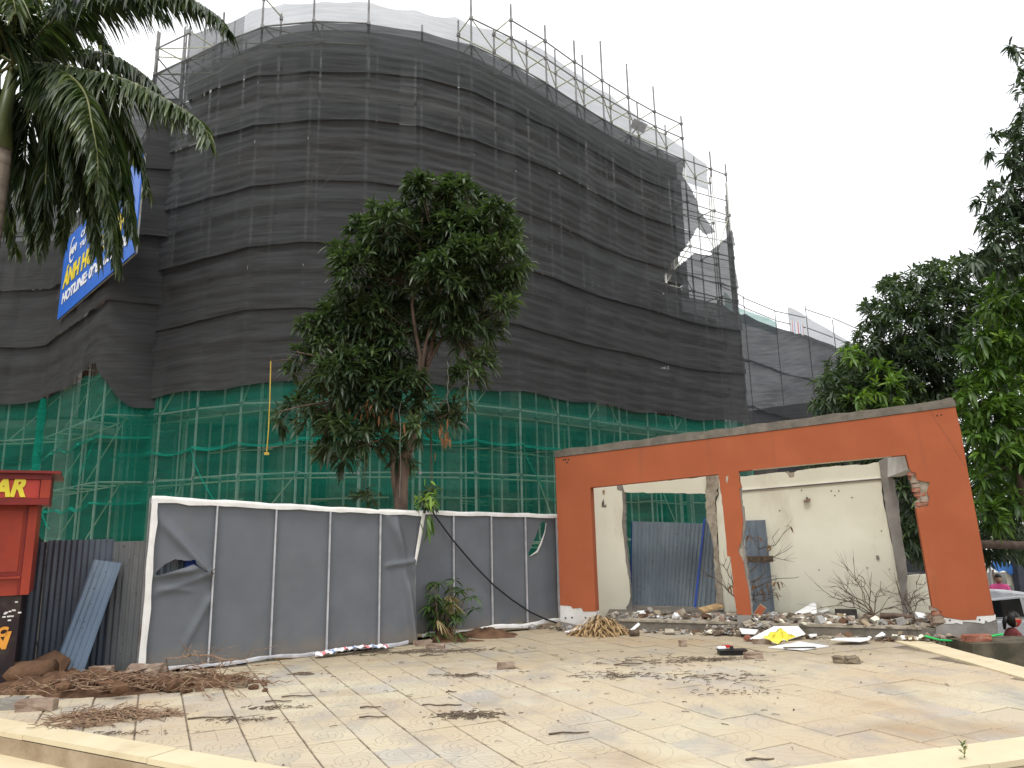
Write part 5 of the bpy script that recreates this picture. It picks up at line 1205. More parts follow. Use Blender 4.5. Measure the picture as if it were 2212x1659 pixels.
BL = [(1000, 440, 55), (985, 400, 26), (915, 430, 48), (905, 400, 22), (840, 500, 62), (780, 490, 22), (1062, 500, 55), (1075, 450, 24), (1090, 560, 52), (1110, 500, 18), (960, 520, 80), (1055, 640, 52), (1105, 610, 26), (1090, 660, 20), (775, 590, 58), (735, 540, 18), (870, 600, 85), (965, 610, 70), (745, 680, 55), (805, 710, 70), (705, 760, 48), (765, 800, 58), (850, 760, 55), (1010, 720, 42), (980, 680, 50), (1042, 780, 24), (1060, 715, 24), (1010, 810, 30), (700, 860, 62), (800, 860, 60), (640, 875, 22), (606, 900, 18), (665, 905, 26), (720, 940, 46), (800, 945, 48), (745, 985, 26), (690, 975, 22), (925, 870, 38), (970, 905, 34), (990, 870, 20), (880, 830, 40), (645, 760, 14), (660, 700, 12), (690, 700, 22), (630, 800, 14), (905, 925, 24), (850, 940, 30), (790, 1075, 20), (925, 1075, 18), (870, 985, 18), (760, 740, 55), (720, 820, 50), (840, 680, 55), (920, 690, 45), (870, 540, 60), (1010, 570, 60), (830, 810, 50), (760, 900, 45), (850, 890, 36), (700, 920, 36), (1000, 510, 60)]
tips, outs, tint = [], [], []
for (x, y, r) in BL:
    dpt = rng.uniform(-.55, .55)*(1 if r > 40 else .6); c = P2(x, y, TY-.1+dpt); R_ = r*K/FPX*TY; k = int((5+r*r*.0185)*(.55 if y > 850 else .8 if (y > 720 and x < 800) else 1))
    for _ in range(k):
        v = rng.normal(0, 1, 3); v /= np.linalg.norm(v); 
        if v[2] < -.3 and rng.random() < .5: v[2] *= -1
        q = np.array(c)+v*R_*rng.uniform(.55, 1.05)*np.array((1, 1.1, 1)); o = v*.8+np.array((0, -.25, .45)); tips.append(q); outs.append(o)
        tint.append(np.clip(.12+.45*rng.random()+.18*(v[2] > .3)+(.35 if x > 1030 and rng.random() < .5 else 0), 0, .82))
tips, outs = np.array(tips), np.array(outs)
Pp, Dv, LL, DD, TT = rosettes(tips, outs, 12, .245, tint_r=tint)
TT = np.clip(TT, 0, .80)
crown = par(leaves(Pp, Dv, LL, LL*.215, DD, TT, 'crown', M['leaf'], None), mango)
# twigs joining the whorls to the crown
tw = MB(); inner_pts = [P2(x, y, TY) for x, y in ((946, 670), (950, 560), (905, 600), (898, 720), (830, 885), (770, 835), (975, 700), (990, 600), (850, 790), (930, 905), (720, 868), (790, 960), (1040, 560))]
for q, o in list(zip(tips, outs))[::3]:
    c = min(inner_pts, key=lambda a: (a-Vector(q)).length); mid = Vector(q).lerp(c, .5)+Vector((0, 0, -.05)); tw.tube([tuple(q), tuple(mid), tuple(c)], .004, .008, 4, False)
par(tag(tw.build('twigs', M['bark']), kind='stuff'), mango)
# bright young shoots at the foot and two bunches of dead leaves
def bunch(px, n, L, m, name, tintv, Y=TY, spread=(.1, .1, .1), down=.6, label=None, root=mango):
    c = P2(*px, Y); p = np.array(c)+rng.normal(0, 1, (n, 3))*np.array(spread); d = rng.normal(0, 1, (n, 3)); d[:, 2] -= down*2
    o = leaves(p, d, L*rng.uniform(.7, 1.2, n), L*.2, .3, np.clip(tintv+rng.normal(0, .1, n), 0, 1), name, m, None); par(o, root)
    if label: o['label'] = label
bunch((806, 885), 30, .17, M['leaf_d'], 'dead_leaves', .35, TY-.55, (.14, .1, .10), 1.3, 'brown dead leaves hanging among the green'); bunch((958, 935), 26, .15, M['leaf_d'], 'dead_leaves', .6, TY-.6, (.07, .06, .13), 1.6, 'brown dead leaves on the right')
bunch((918, 1075), 34, .19, M['leaf_b'], 'young_shoot', .85, 11.2, (.09, .09, .07), .1, 'bright green young shoot over the hoarding'); bunch((925, 1115), 14, .26, M['leaf_b'], 'hanging_leaves', .4, 11.15, (.06, .05, .1), 1.5); bunch((782, 1082), 14, .22, M['leaf'], 'young_shoot', .5, TY-.1, (.22, .1, .08), .0)
# yellow cord and grey wire hanging from the branches
def hangline(px, Y, r, m, name, label, n=6, wig=.0):
    pts = [tuple(P2(x, y, Y)+Vector((random.uniform(-wig, wig), 0, 0))) for x, y in px]; b = MB(); b.tube(pts, r, n=n); return tag(b.build(name, m), label, name.replace('_', ' '))
hangline([(585, 780), (583, 860), (580, 930), (576, 978)], TY-.6, .009, M['rope'], 'cord', 'yellow cord hanging from the left twig of the mango tree'); 
cl_ = MB(); c = P2(576, 980, TY-.6); cl_.box(c, (.07, .03, .04), .4); o = cl_.build('knot', M['rope'], bpy.data.objects['cord'])
for x, y0, y1, nm in ((864, 870, 1075, 'left most'), (968, 780, 890, 'middle'), (1010, 800, 912, 'right most')):
    hangline([(x+random.uniform(-2, 2), y0+(y1-y0)*i/10) for i in range(11)], TY-.8, .0028, M['concrete'], 'wire', f'{nm.replace(" most", "most")} thin twisted wire dangling from the mango tree branches', 4, .008)

# ------------------------------------------------------------------ trees on the right
def bush(root, blobs, Y, dY, dens, L, m, trange, per=10, sag=.45, name='crown', front=.0):
    tips, outs, tint = [], [], []
    for (x, y, r) in blobs:
        R_ = r*K/FPX*Y
        for _ in range(int(3+r*r*dens)):
            v = rng.normal(0, 1, 3); v /= np.linalg.norm(v); c = P2(x, y, Y+rng.uniform(-dY, dY))
            tips.append(np.array(c)+v*R_*rng.uniform(.35, 1.05)); outs.append(v*.8+np.array((0, -.2, .4))); tint.append(rng.uniform(*trange)+(.25 if rng.random() < .06 else 0))
    a = rosettes(tips, outs, per, L, sag=sag, tint_r=tint); return par(leaves(a[0], a[1], a[2], a[2]*.25, a[3], np.clip(a[4], 0, 1), name, m, None), root)
RT = at_z(985, 600, 0); t1 = empty('mango_tree', (10.2, 17.2, -1.5)); tag(t1, 'dense dark green mango tree rising behind the right end of the orange ruin', 'tree')
b = MB(); b.tube([(10.2, 17.2, -1.55), (10.25, 17.2, .8), (10.1, 17.3, 2.3)], .22, .16, 9); par(b.build('trunk', M['bark'], None, True), t1)
for k, (x, y) in enumerate(((1850, 760), (1930, 680), (2010, 640), (2060, 720), (1830, 830), (2100, 900), (1990, 1020), (2080, 1100), (1950, 1160))):
    a, c = (10.1, 17.3, 2.2), P2(x, y, 17.0+.4*(k % 3)); pts, r0, r1 = limb(a, c, .1, .02, .05, 6, k); b = MB(); b.tube(pts, r0, r1, 6); par(b.build('branch', M['bark'], None, True), t1)
BR1 = [(1800, 860, 48), (1765, 875, 14), (1785, 830, 22), (1840, 800, 50), (1830, 850, 55), (1880, 740, 50), (1890, 680, 36), (1935, 640, 44), (1925, 610, 22), (1990, 610, 44), (2030, 580, 26), (2060, 590, 40), (2120, 570, 40), (2180, 560, 50), (1960, 700, 75), (2040, 680, 80), (2120, 660, 70), (2200, 650, 60), (1900, 800, 70), (1980, 800, 80), (2060, 790, 80), (1870, 860, 60), (1960, 870, 60), (2040, 870, 60), (2150, 800, 80), (2210, 760, 60), (1960, 1000, 50), (1980, 1080, 60), (1965, 1150, 50), (2000, 1180, 40), (1985, 940, 40), (2120, 1090, 70), (2190, 1080, 70), (2130, 1170, 40), (2195, 1170, 40), (1900, 985, 40), (1820, 990, 40), (1760, 1000, 30), (2110, 960, 70), (2190, 950, 70)]
bush(t1, BR1, 17.0, 1.2, .03, .25, M['leaf_r'], (.0, .7), 10)
t2 = empty('young_tree', (9.4, 13.6, -1.5)); tag(t2, 'bright yellow green young mango tree at the right edge', 'tree')
b = MB(); b.tube([(9.6, 13.6, -1.55), (9.55, 13.6, 1.0), (9.3, 13.5, 2.5), (9.1, 13.4, 4.2)], .13, .05, 8); par(b.build('trunk', M['bark'], None, True), t2)
BR2 = [(2190, 620, 46), (2150, 660, 36), (2205, 690, 50), (2120, 720, 30), (2160, 740, 48), (2205, 770, 46), (2100, 760, 22), (2140, 800, 34), (2195, 840, 46), (2090, 830, 26), (2120, 860, 40), (2160, 900, 48), (2205, 920, 40), (2110, 930, 30), (2150, 970, 44), (2200, 1000, 46), (2130, 1030, 34), (2190, 1070, 34), (2120, 1090, 22), (2150, 1120, 26)]
bush(t2, BR2, 13.4, .5, .017, .27, M['leaf_b'], (.0, .8), 10, .35)
for k, (x, y) in enumerate(((2150, 680), (2200, 740), (2140, 860), (2190, 960), (2130, 1030), (2195, 640))):
    pts, r0, r1 = limb((9.25, 13.5, 2.6), P2(x, y, 13.4), .03, .008, .06, 5, k+30); b = MB(); b.tube(pts, r0, r1, 5); par(b.build('branch', M['bark'], None, True), t2)
bush(t2, [(1845, 770, 16), (1905, 800, 26), (1930, 830, 22), (1890, 840, 20), (1850, 860, 24), (1920, 870, 18), (1830, 755, 10)], 15.2, .3, .012, .26, M['leaf_b'], (.3, .9), 9, .3, 'lower_shoots')['kind'] = 'stuff'
t3 = empty('tall_tree', (11.5, 12.6, -1.5)); tag(t3, 'tall tree leaning in from outside the right edge with drooping dark twigs high up', 'tree')
b = MB(); b.tube([(11.6, 12.6, -1.55), (11.5, 12.6, 3), (11.0, 12.6, 7), (10.6, 12.5, 11.0)], .2, .07, 8); par(b.build('trunk', M['bark'], None, True), t3)
BR3 = [(2188, 112, 8), (2175, 100, 5), (2195, 190, 14), (2208, 240, 16), (2200, 300, 20), (2180, 320, 12), (2205, 350, 24), (2165, 345, 8), (2170, 400, 24), (2195, 420, 34), (2140, 405, 20), (2120, 430, 14), (2150, 450, 28), (2190, 480, 36), (2135, 480, 16), (2160, 500, 30), (2205, 520, 26), (2135, 330, 5), (2150, 290, 5)]
BR3 = [(x+(8 if x > 2150 else 0), y, r*1.05) for x, y, r in BR3] + [(2200, 150, 14), (2210, 270, 20), (2190, 360, 22), (2205, 460, 34), (2170, 440, 26), (2150, 520, 30), (2200, 560, 36), (2160, 570, 30), (2110, 560, 26), (2185, 280, 12)] + [(2262, 180, 50), (2268, 290, 64), (2275, 400, 64), (2285, 510, 60), (2340, 260, 70), (2345, 400, 70)]
bush(t3, BR3, 12.6, .35, .015, .22, M['leaf_r'], (.0, .4), 8, .8)
tw = MB()
for (x, y, r) in BR3:
    e = P2(x, y, 12.6); zt_ = min(max(e.z-.9, 3.2), 10.6); s_ = Vector((11.5-(zt_-3)*.125 if zt_ < 7 else 11.0-(zt_-7)*.1, 12.58, zt_)); tw.tube([tuple(s_), tuple(s_.lerp(e, .35)+Vector((0, 0, .25))), tuple(s_.lerp(e, .7)+Vector((0, 0, .22))), tuple(e)], .03, .005, 5)
par(tag(tw.build('twigs', M['bark']), kind='stuff'), t3)

# ------------------------------------------------------------------ royal palm at the left edge
pc = at_y(14, 66, 10.6); palm = empty('palm_tree', (pc.x-.25, 10.6, -.05)); tag(palm, 'tall feather leaved palm tree cut off by the upper left edge', 'palm tree')
p1_, p2_ = at_y(4, 88, 10.6), at_y(5, 150, 10.6)
b = MB(); b.tube([(p2_.x-.12, 10.6, -.05), (p2_.x-.08, 10.6, 2.0), (p2_.x-.1, 10.6, 4.5), (p2_.x-.06, 10.6, p2_.z)], .22, .16, 12); par(b.build('trunk', M['palm_bark'], None, True), palm)
b = MB(); b.tube([(p2_.x-.06, 10.6, p2_.z-.02), ((p1_.x+p2_.x)/2-.02, 10.6, (p1_.z+p2_.z)/2), tuple(pc)], .17, .07, 12); par(b.build('crownshaft', M['crownshaft'], None, True), palm)
def frond(px, Ys, Lmax=.62, seed=0, wid=.058, droop=1.0, nper=72, tcol=.3, dens=1.0):
    n = len(px); ctrl = [at_y(x, y, Y) for (x, y), Y in zip(px, Ys)]
    path = catmull([(c.x, c.y) for c in ctrl], 10); zz = np.interp(np.linspace(0, n-1, len(path)), range(n), [c.z for c in ctrl])
    cz = catmull([(i, c.z) for i, c in enumerate(ctrl)], 10)[:, 1]; R_ = np.column_stack([path, cz])
    fr = empty('frond', (0, 0, 0)); fr.parent = palm; fr.matrix_parent_inverse = Matrix.Translation(-palm.location)
    b = MB(); b.tube([tuple(p) for p in R_[::2]]+[tuple(R_[-1])], .028, .006, 6); b.build('rachis', M['rachis'], fr, True)
    seg = np.concatenate([[0], np.cumsum(np.linalg.norm(np.diff(R_, axis=0), axis=1))]); T = seg[-1]; P, D, L, W, TT, DR = [], [], [], [], [], []; r = np.random.default_rng(seed+100)
    for sd_ in (-1, 1):
        for i in range(int(nper*T*dens/1.6)):
            s_ = T*(.12+.88*(i+r.uniform(0, .6))/(nper*T*dens/1.6)); s_ = min(s_, T); p = np.array([np.interp(s_, seg, R_[:, k]) for k in range(3)])
            q = np.array([np.interp(min(s_+.08, T), seg, R_[:, k]) for k in range(3)])-np.array([np.interp(max(s_-.08, 0), seg, R_[:, k]) for k in range(3)]); q /= np.linalg.norm(q)+1e-9
            sdv = np.cross(q, [0, 0, 1]); sdv = sdv/(np.linalg.norm(sdv)+1e-6); upv = np.cross(sdv, q)
            v = sdv*sd_*r.uniform(.55, 1.0)+q*r.uniform(.45, .85)+upv*r.uniform(-.15, .35)+np.array((0, 0, -1))*r.uniform(.15, .55)
            t = s_/T; P.append(p); D.append(v); L.append(Lmax*(.55+.45*math.sin(math.pi*min(t*1.05+.12, 1)))*r.uniform(.8, 1.1)*(1-.35*t*t)); W.append(wid*r.uniform(.8, 1.2)); DR.append(droop*r.uniform(.4, 1.1)); TT.append(np.clip(tcol*.9+r.normal(0, .18)+(.3 if r.random() < .1 else 0), 0, 1))
    leaves(np.array(P), np.array(D), np.array(L), np.array(W), np.array(DR), np.array(TT), 'leaflets', M['leaf_p'], fr, fold=.3, nseg=4); return fr
frond([(18, 64), (55, 18), (110, -10), (170, -8), (212, 12), (228, 30)], [10.5, 10.4, 10.2, 10, 9.9, 9.8], .66, 1, tcol=.25)
frond([(20, 62), (72, 68), (125, 80), (170, 102), (200, 122), (209, 140)], [10.5, 10.3, 10, 9.8, 9.6, 9.5], .62, 2, tcol=.5)
frond([(20, 64), (62, 72), (84, 92), (92, 125), (97, 155), (98, 178)], [10.5, 10.0, 9.5, 9.2, 9.1, 9.0], .55, 3, tcol=.45, dens=1.3)
frond([(18, 66), (38, 85), (46, 130), (46, 180), (44, 220), (42, 246)], [10.5, 10.6, 10.7, 10.8, 10.8, 10.8], .55, 4, tcol=.1, dens=1.2)
frond([(20, 68), (70, 95), (100, 150), (112, 200), (115, 235), (117, 262)], [10.5, 10.9, 11.2, 11.4, 11.4, 11.4], .62, 5, tcol=.15, dens=1.1)
frond([(22, 66), (80, 82), (118, 110), (136, 145), (145, 175), (148, 192)], [10.5, 11.0, 11.4, 11.7, 11.8, 11.8], .5, 6, tcol=.3)
frond([(14, 62), (10, 22), (4, -6), (6, -14), (12, -4), (16, 14)], [10.5, 10.0, 9.4, 9.0, 8.8, 8.7], .6, 7, tcol=.55)
frond([(12, 68), (6, 100), (4, 150), (8, 200), (12, 235), (16, 252)], [10.5, 10.9, 11.2, 11.3, 11.4, 11.4], .5, 8, tcol=.35)
for k_, (px_, Y_) in enumerate((([(20, 64), (58, 82), (74, 130), (76, 170), (70, 205)], 10.0), ([(18, 66), (28, 105), (25, 160), (30, 215), (34, 250)], 11.0), ([(20, 62), (60, 50), (110, 55), (150, 80), (172, 112)], 11.2), ([(20, 66), (50, 100), (62, 150), (66, 200), (62, 240)], 11.3), ([(20, 64), (66, 78), (102, 108), (116, 150), (122, 185)], 10.4), ([(16, 62), (14, 20), (30, -10), (50, -14), (66, 6)], 9.6), ([(14, 60), (0, 30), (-14, 10), (-20, 30), (-16, 60)], 9.4), ([(18, 62), (50, 24), (90, 0), (130, -4), (165, 14)], 11.4))): frond(px_, [10.5]+[Y_]*(len(px_)-1), .62, 40+k_, tcol=.12+.06*(k_ % 4))
for k_, (px_, Y_) in enumerate((([(40, 72), (84, 112), (102, 160), (109, 205), (112, 245)], 9.9), ([(40, 72), (96, 100), (116, 145), (126, 190), (132, 232)], 10.6), ([(30, 75), (72, 118), (86, 170), (94, 215), (96, 250)], 10.3))): frond([(20, 64)]+px_, [10.5, 10.3]+[Y_]*(len(px_)-1), .66, 60+k_, tcol=.3, dens=1.2)
frond([(14, 64), (-30, 40), (-70, 50), (-100, 90)], [10.5, 10.3, 10.1, 10], .6, 9)
frond([(18, 62), (40, 10), (60, -30), (90, -40), (120, -30)], [10.5, 11.0, 11.5, 11.8, 12], .6, 10, tcol=.15)
frond([(16, 62), (40, 30), (70, 20), (95, 30), (110, 50)], [10.5, 11.2, 11.8, 12.2, 12.4], .55, 11, tcol=.1)
frond([(16, 62), (-20, 90), (-30, 140), (-20, 190)], [10.5, 10.6, 10.7, 10.8], .6, 12)

# ------------------------------------------------------------------ lady palm in front of the rear hoarding
lp = at_z(*F7((412, 1440)), 0); lp.y -= .12; lady = empty('lady_palm', (lp.x, lp.y, 0)); tag(lady, 'small clump of lady palm with some dry leaves before the rear hoarding', 'plant')
P, D, L, TT = [], [], [], []; cn = MB()
for i in range(15):
    x, y = rng.normal(0, .13), rng.normal(0, .08); h_ = rng.uniform(.3, .98); tx, ty = x*1.6, y*1.4
    cn.tube([(lp.x+x*.6, lp.y+y*.6, 0), (lp.x+x, lp.y+y, h_*.5), (lp.x+tx, lp.y+ty, h_)], .011, .006, 5)
    for k in range(3):
        cx, cy, cz = lp.x+tx+rng.normal(0, .06), lp.y+ty+rng.normal(0, .06), h_-.16*k+rng.normal(0, .03); a0 = rng.uniform(0, 6.28); dry = rng.random() < .25 and tx > -.1
        for j in range(9):
            a = a0+(j-4)*.42; P.append((cx, cy, cz)); D.append((math.cos(a), math.sin(a)*.9-.1, rng.uniform(-.35, .45)-(.6 if dry else 0))); L.append(rng.uniform(.15, .27)); TT.append(rng.uniform(.85, 1) if dry else rng.uniform(.05, .7))
par(tag(cn.build('canes', M['bark'], None, True)), lady); par(leaves(np.array(P), np.array(D), np.array(L), .035, .45, np.array(TT), 'foliage', M['leaf_l'], None, nseg=3), lady)
o = heap((lp.x+.02, lp.y-.03, -.0), .22, .17, .2, 3, M['earth'], 'root_ball', 'round brown root ball at the foot of the lady palm', n=20); o.name = 'root_ball'
for k_ in ('label', 'category', 'kind'): del o[k_]
par(o, lady)
# ------------------------------------------------------------------ soil, roots, twigs, leaf litter
p = at_z(*F7((820, 1425)), 0); heap((p.x, p.y+.1, 0), .55, .2, .13, 5, M['earth'], 'soil_heap', 'low brown heap of soil in front of the rear hoarding', 'soil')
p = at_z(*R4((620, 262)), 0); heap((p.x, p.y, 0), .5, .16, .04, 8, M['earth'], 'soil_patch', 'spilled brown soil beside the lady palm', 'soil')
p = at_z(*RL((720, 740)), 0); heap((p.x+1.5, p.y+.05, 0), .2, .1, .02, 8, M['earth'], 'soil_patch', 'dusty soil patch by the slab of the ruin', 'soil')
def scatter_sticks(c, rx, ry, n, L, r, m, name, label, hz=.1, seed=0, curl=.3, cat='debris', up=.25):
    rr = random.Random(seed); b = MB()
    for _ in range(n):
        a = rr.uniform(0, 6.28); q = math.sqrt(rr.random()); x, y = c[0]+rx*q*math.cos(a), c[1]+ry*q*math.sin(a); z = c[2]+hz*(1-q)*rr.random()+r
        an = rr.uniform(0, 6.28); l = L*rr.uniform(.4, 1.3); pts = []; pz = z
        for k in range(5):
            pts.append((x, y, max(pz, r))); an += rr.gauss(0, curl); x += l/4*math.cos(an); y += l/4*math.sin(an); pz += rr.gauss(0, up)*l/4
        b.tube(pts, r*rr.uniform(.6, 1.3), r*.4, 4, False)
    o = b.build(name, m); return tag(o, label, cat, kind='stuff') if cat else o
# dirt and root heap at lower left
c = at_z(*R3((560, 340)), 0); heap((c.x-.1, c.y+.05, 0), 1.05, .36, .17, 11, M['earth'], 'soil_heap', 'brown heap of soil and roots at the lower left', 'soil', n=34, rough=.5)
heap((c.x+1.15, c.y+.2, 0), .7, .2, .10, 12, M['earth'], 'soil_heap', 'small soil heap at the corner foot of the grey hoarding', 'soil', n=28, rough=.5)
cl2 = MB(); rr_ = random.Random(77)
for _ in range(150):
    x, y = c.x+rr_.gauss(.35, .62), c.y+rr_.gauss(.02, .17); me_ = chunk(rr_.choice([.02, .03, .04, .06, .09])*rr_.uniform(.7, 1.2), _, .75); zc_ = .10*max(0, 1-((x-c.x)/1.2)**2)+.02
    cl2.add([v.co+Vector((x, y, zc_)) for v in me_.vertices], [tuple(p.vertices) for p in me_.polygons])
tag(cl2.build('earth_clods', M['earth']), 'crumbled brown clods over the lower left soil heap', 'soil', kind='stuff')
scatter_sticks((c.x+.1, c.y-.05, .08), .95, .3, 260, .30, .006, M['root'], 'roots', 'tangle of pale dry roots on the lower left soil heap', .16, 1, .5)
scatter_sticks((c.x+1.2, c.y+.12, .05), .75, .28, 150, .28, .006, M['root'], 'roots', 'thin roots and twigs below the torn hoarding panel', .14, 2, .5)
c2 = at_z(*R3((730, 500)), 0); scatter_sticks((c2.x, c2.y, 0), .55, .17, 260, .22, .007, M['root'], 'roots', 'flat mat of brown roots on the tiles near the front edge', .07, 3, .5)
c3 = at_z(*R3((480, 560)), 0); scatter_sticks((c3.x, c3.y, 0), .28, .08, 60, .22, .006, M['root'], 'roots', 'small bundle of roots on the cream edging slabs', .05, 4, .5)
# thin bare branch reaching over the tiles
def bare_branch(name, label, root, ends, r0, seed, m=M['twig'], sub=5, leaf=0, cat='branch', twl=.35):
    rr = random.Random(seed); b = MB(); LP = []
    for e in ends:
        pts, _, _ = limb(root, e, r0, .003, .07, 7, rr.randrange(9999)); b.tube(pts, r0, .003, 5)
        for _ in range(sub):
            i = rr.randrange(2, 7); p = pts[i]; d = (pts[-1]-pts[0]).normalized(); s_ = Vector((rr.gauss(0, 1), rr.gauss(0, .5), rr.gauss(.2, .8))).normalized(); q = p+(d*.6+s_*.8)*twl*rr.uniform(.4, 1)
            mid = p.lerp(q, .5)+Vector((0, 0, rr.gauss(0, .03))); b.tube([p, mid, q], .0055, .002, 4)
            for _k in range(2): q2 = q+(d*.4+Vector((rr.gauss(0, 1), rr.gauss(0, .5), rr.gauss(0, .8)))*.6)*twl*.4; b.tube([mid, q2], .003, .0015, 3)
            LP.append(q)
    o = empty(name, root); par(b.build('stem', m), o)
    if leaf:
        LP = LP[:leaf]; P = np.array([tuple(q) for q in LP for _ in range(3)]); d = rng.normal(0, 1, (len(P), 3)); d[:, 2] -= 1.2; par(leaves(P, d, .11*rng.uniform(.7, 1.2, len(P)), .03, .3, rng.uniform(.2, .9, len(P)), 'dead_leaves', M['leaf_d'], None), o)
    return tag(o, label, cat)
ra = at_z(*R3((1060, 260)), .03)
bare_branch('branch', 'thin bare branch curving over the tiles from the lower left heap', tuple(ra), [tuple(at_z(*R3((1680, 180)), .25)), tuple(at_z(*R3((1690, 320)), .05)), tuple(at_z(*R3((1500, 370)), .04)), tuple(at_z(*R3((1250, 140)), .45)), tuple(at_z(*R3((1350, 390)), .03))], .008, 5, M['root'], 6, twl=.4)
# dead branches inside the ruin
def wp3(p, back): u, z = wpt(p, back); return WP.at(u, z, -back)
bare_branch('dead_branch', 'dead branch with curled brown leaves in front of the blue door sheet', tuple(wp3((905, 960), .95)), [tuple(wp3((1100, 640), .9)), tuple(wp3((1190, 860), .7)), tuple(wp3((1110, 950), .8)), tuple(wp3((775, 850), .9)), tuple(wp3((1050, 1000), .8)), tuple(wp3((1160, 720), .8)), tuple(wp3((840, 800), .7))], .012, 6, M['twig'], 5, 16)
bare_branch('dead_branch', 'bushy bare dead branch lying before the cream back wall at the right', tuple(wp3((1530, 1035), .8)), [tuple(wp3((1320, 880), .9)), tuple(wp3((1320, 950), .8)), tuple(wp3((1430, 860), 1.0)), tuple(wp3((1560, 880), .9)), tuple(wp3((1320, 1000), .6)), tuple(wp3((1460, 850), 1.0)), tuple(wp3((1640, 1000), .7)), tuple(wp3((1390, 920), .7))], .010, 7, M['twig'], 5, twl=.38)
bare_branch('dead_branch', 'small bare twig standing in front of the low cream wall', tuple(wp3((1690, 1040), 1.0)), [tuple(wp3((1722, 880), 1.1)), tuple(wp3((1640, 930), .9)), tuple(wp3((1760, 960), 1.0)), tuple(wp3((1690, 940), .9))], .007, 8, M['twig'], 5)
b = MB(); b.tube([tuple(wp3((1560, 1040), .55)), tuple(wp3((1620, 1036), .5)), tuple(wp3((1715, 1046), .45))], .05, .03, 7); tag(b.build('log', M['bark'], None, True), 'thick dead limb lying on the rubble at the right of the ruin', 'log')
b = MB(); p = wp3((1402, 1018), .75); b.box((p.x, p.y, fz+.09), (.30, .12, .15), WP.rot()+.2); tag(b.build('battery_box', M['shade']), 'dark brown box on the ruin floor below the bare branch', 'box')
# dry palm leaf heap left of the slab
p = at_z(*RL((670, 760)), 0); n = 520; a = rng.uniform(0, 6.28, n); q = np.sqrt(rng.random(n)); P = np.column_stack([p.x+.44*q*np.cos(a), p.y+.12+.2*q*np.sin(a), .30*(1-q**1.6)*rng.uniform(.4, 1, n)+.02])
D = np.column_stack([np.cos(a)*.5+rng.normal(0, .9, n), np.sin(a)*.5-.3+rng.normal(0, .8, n), rng.normal(-.25, .25, n)]); o = leaves(P, D, rng.uniform(.12, .26, n), .034, .5, rng.uniform(.1, 1, n), 'leaf_heap', M['straw']); tag(o, 'heap of dry brown palm leaves at the left foot of the ruin', 'leaf heap', kind='stuff')
# sticks and litter across the forecourt
def stick(px, L, ang, r=.007, label=None, m='twig'): 
    p = at_z(*px, 0); b = MB(); b.tube([(-L/2, 0, r+.002), (-L/6, .01, r+.008), (L/5, -.008, r+.004), (L/2, .006, r+.003)], r, r*.6, 5); o = b.build('stick', M[m]); o.location = (p.x, p.y, 0); o.rotation_euler = (0, 0, ang); return o
STK = [((R4((1385, 850))), .33, .1, 'long dark stick near the front right of centre, alone on dusty tiles'), (R4((640, 672)), .2, .0, 'thin straight stick left of the leaf litter patch'), (R4((520, 672)), .2, -.15, 'bent thin stick end to end with another'), (R4((145, 748)), .25, .0, 'stick on the pale tiles at the lower centre left'), (R4((130, 685)), .2, .02, 'stick above the pale tiles at centre left'), (R3((1330, 515)), .4, .12, 'longest stick lying on the pale left tiles'), (R3((1760, 410)), .26, .0, 'stick just above the grit patch on the left tiles'), (R3((1880, 378)), .32, .05, 'stick farthest right of the root heap'), (R4((515, 355)), .32, .08, 'stick in front of the small palm'), (R5((540, 1020)), .2, .0, 'stick on pale ringed tiles at the lower right'), (R4((1760, 410)), .36, .12, 'stick across the dirty patch right of centre'), (R4((640, 588)), .11, 0, 'short stick in the middle of the forecourt')]
for k, (px, L, an, lb) in enumerate(STK): tag(stick(px, L, an, .0085), lb, 'stick', 'sticks on the forecourt')
lit = MB(); rr = random.Random(4)
def litter(px, n, sx, sy, L=.09):
    c = at_z(*px, 0)
    for _ in range(n):
        x, y = c.x+rr.gauss(0, sx), c.y+rr.gauss(0, sy); an = rr.gauss(0, .9); l = L*rr.uniform(.3, 1.3); z = .004+.006*rr.random(); r = rr.uniform(.0025, .0055)
        lit.tube([(x, y, z), (x+l/2*math.cos(an), y+l/2*math.sin(an), z+.006), (x+l*math.cos(an+.3), y+l*math.sin(an+.3), z)], r, r*.7, 3, False)
for px, n, sx, sy, L in ((R4((720, 735)), 240, .15, .07, .06), (R4((700, 480)), 70, .16, .05, .09), (R4((1680, 480)), 90, .34, .14, .12), (R4((2000, 390)), 70, .5, .2, .14), (R3((1700, 450)), 60, .14, .04, .07), (R3((1530, 525)), 60, .16, .05, .07), (R3((820, 610)), 40, .18, .03, .06), (R5((180, 380)), 90, .2, .06, .12), (R5((250, 500)), 70, .3, .15, .1), (R4((1100, 600)), 60, 1.6, 1.2, .06), (R4((1500, 420)), 70, 1.8, .8, .06), (R5((600, 420)), 40, 1.5, 1.0, .06), (R3((1900, 330)), 30, 1.0, .8, .06), (R4((500, 330)), 80, .7, .12, .14), (R4((350, 330)), 90, .5, .08, .2), (R5((350, 590)), 40, .25, .1, .07)): litter(px, n, sx, sy, L)
tag(lit.build('leaf_litter', M['twig']), 'fine twigs and dry litter strewn across the forecourt tiles', 'litter', kind='stuff')
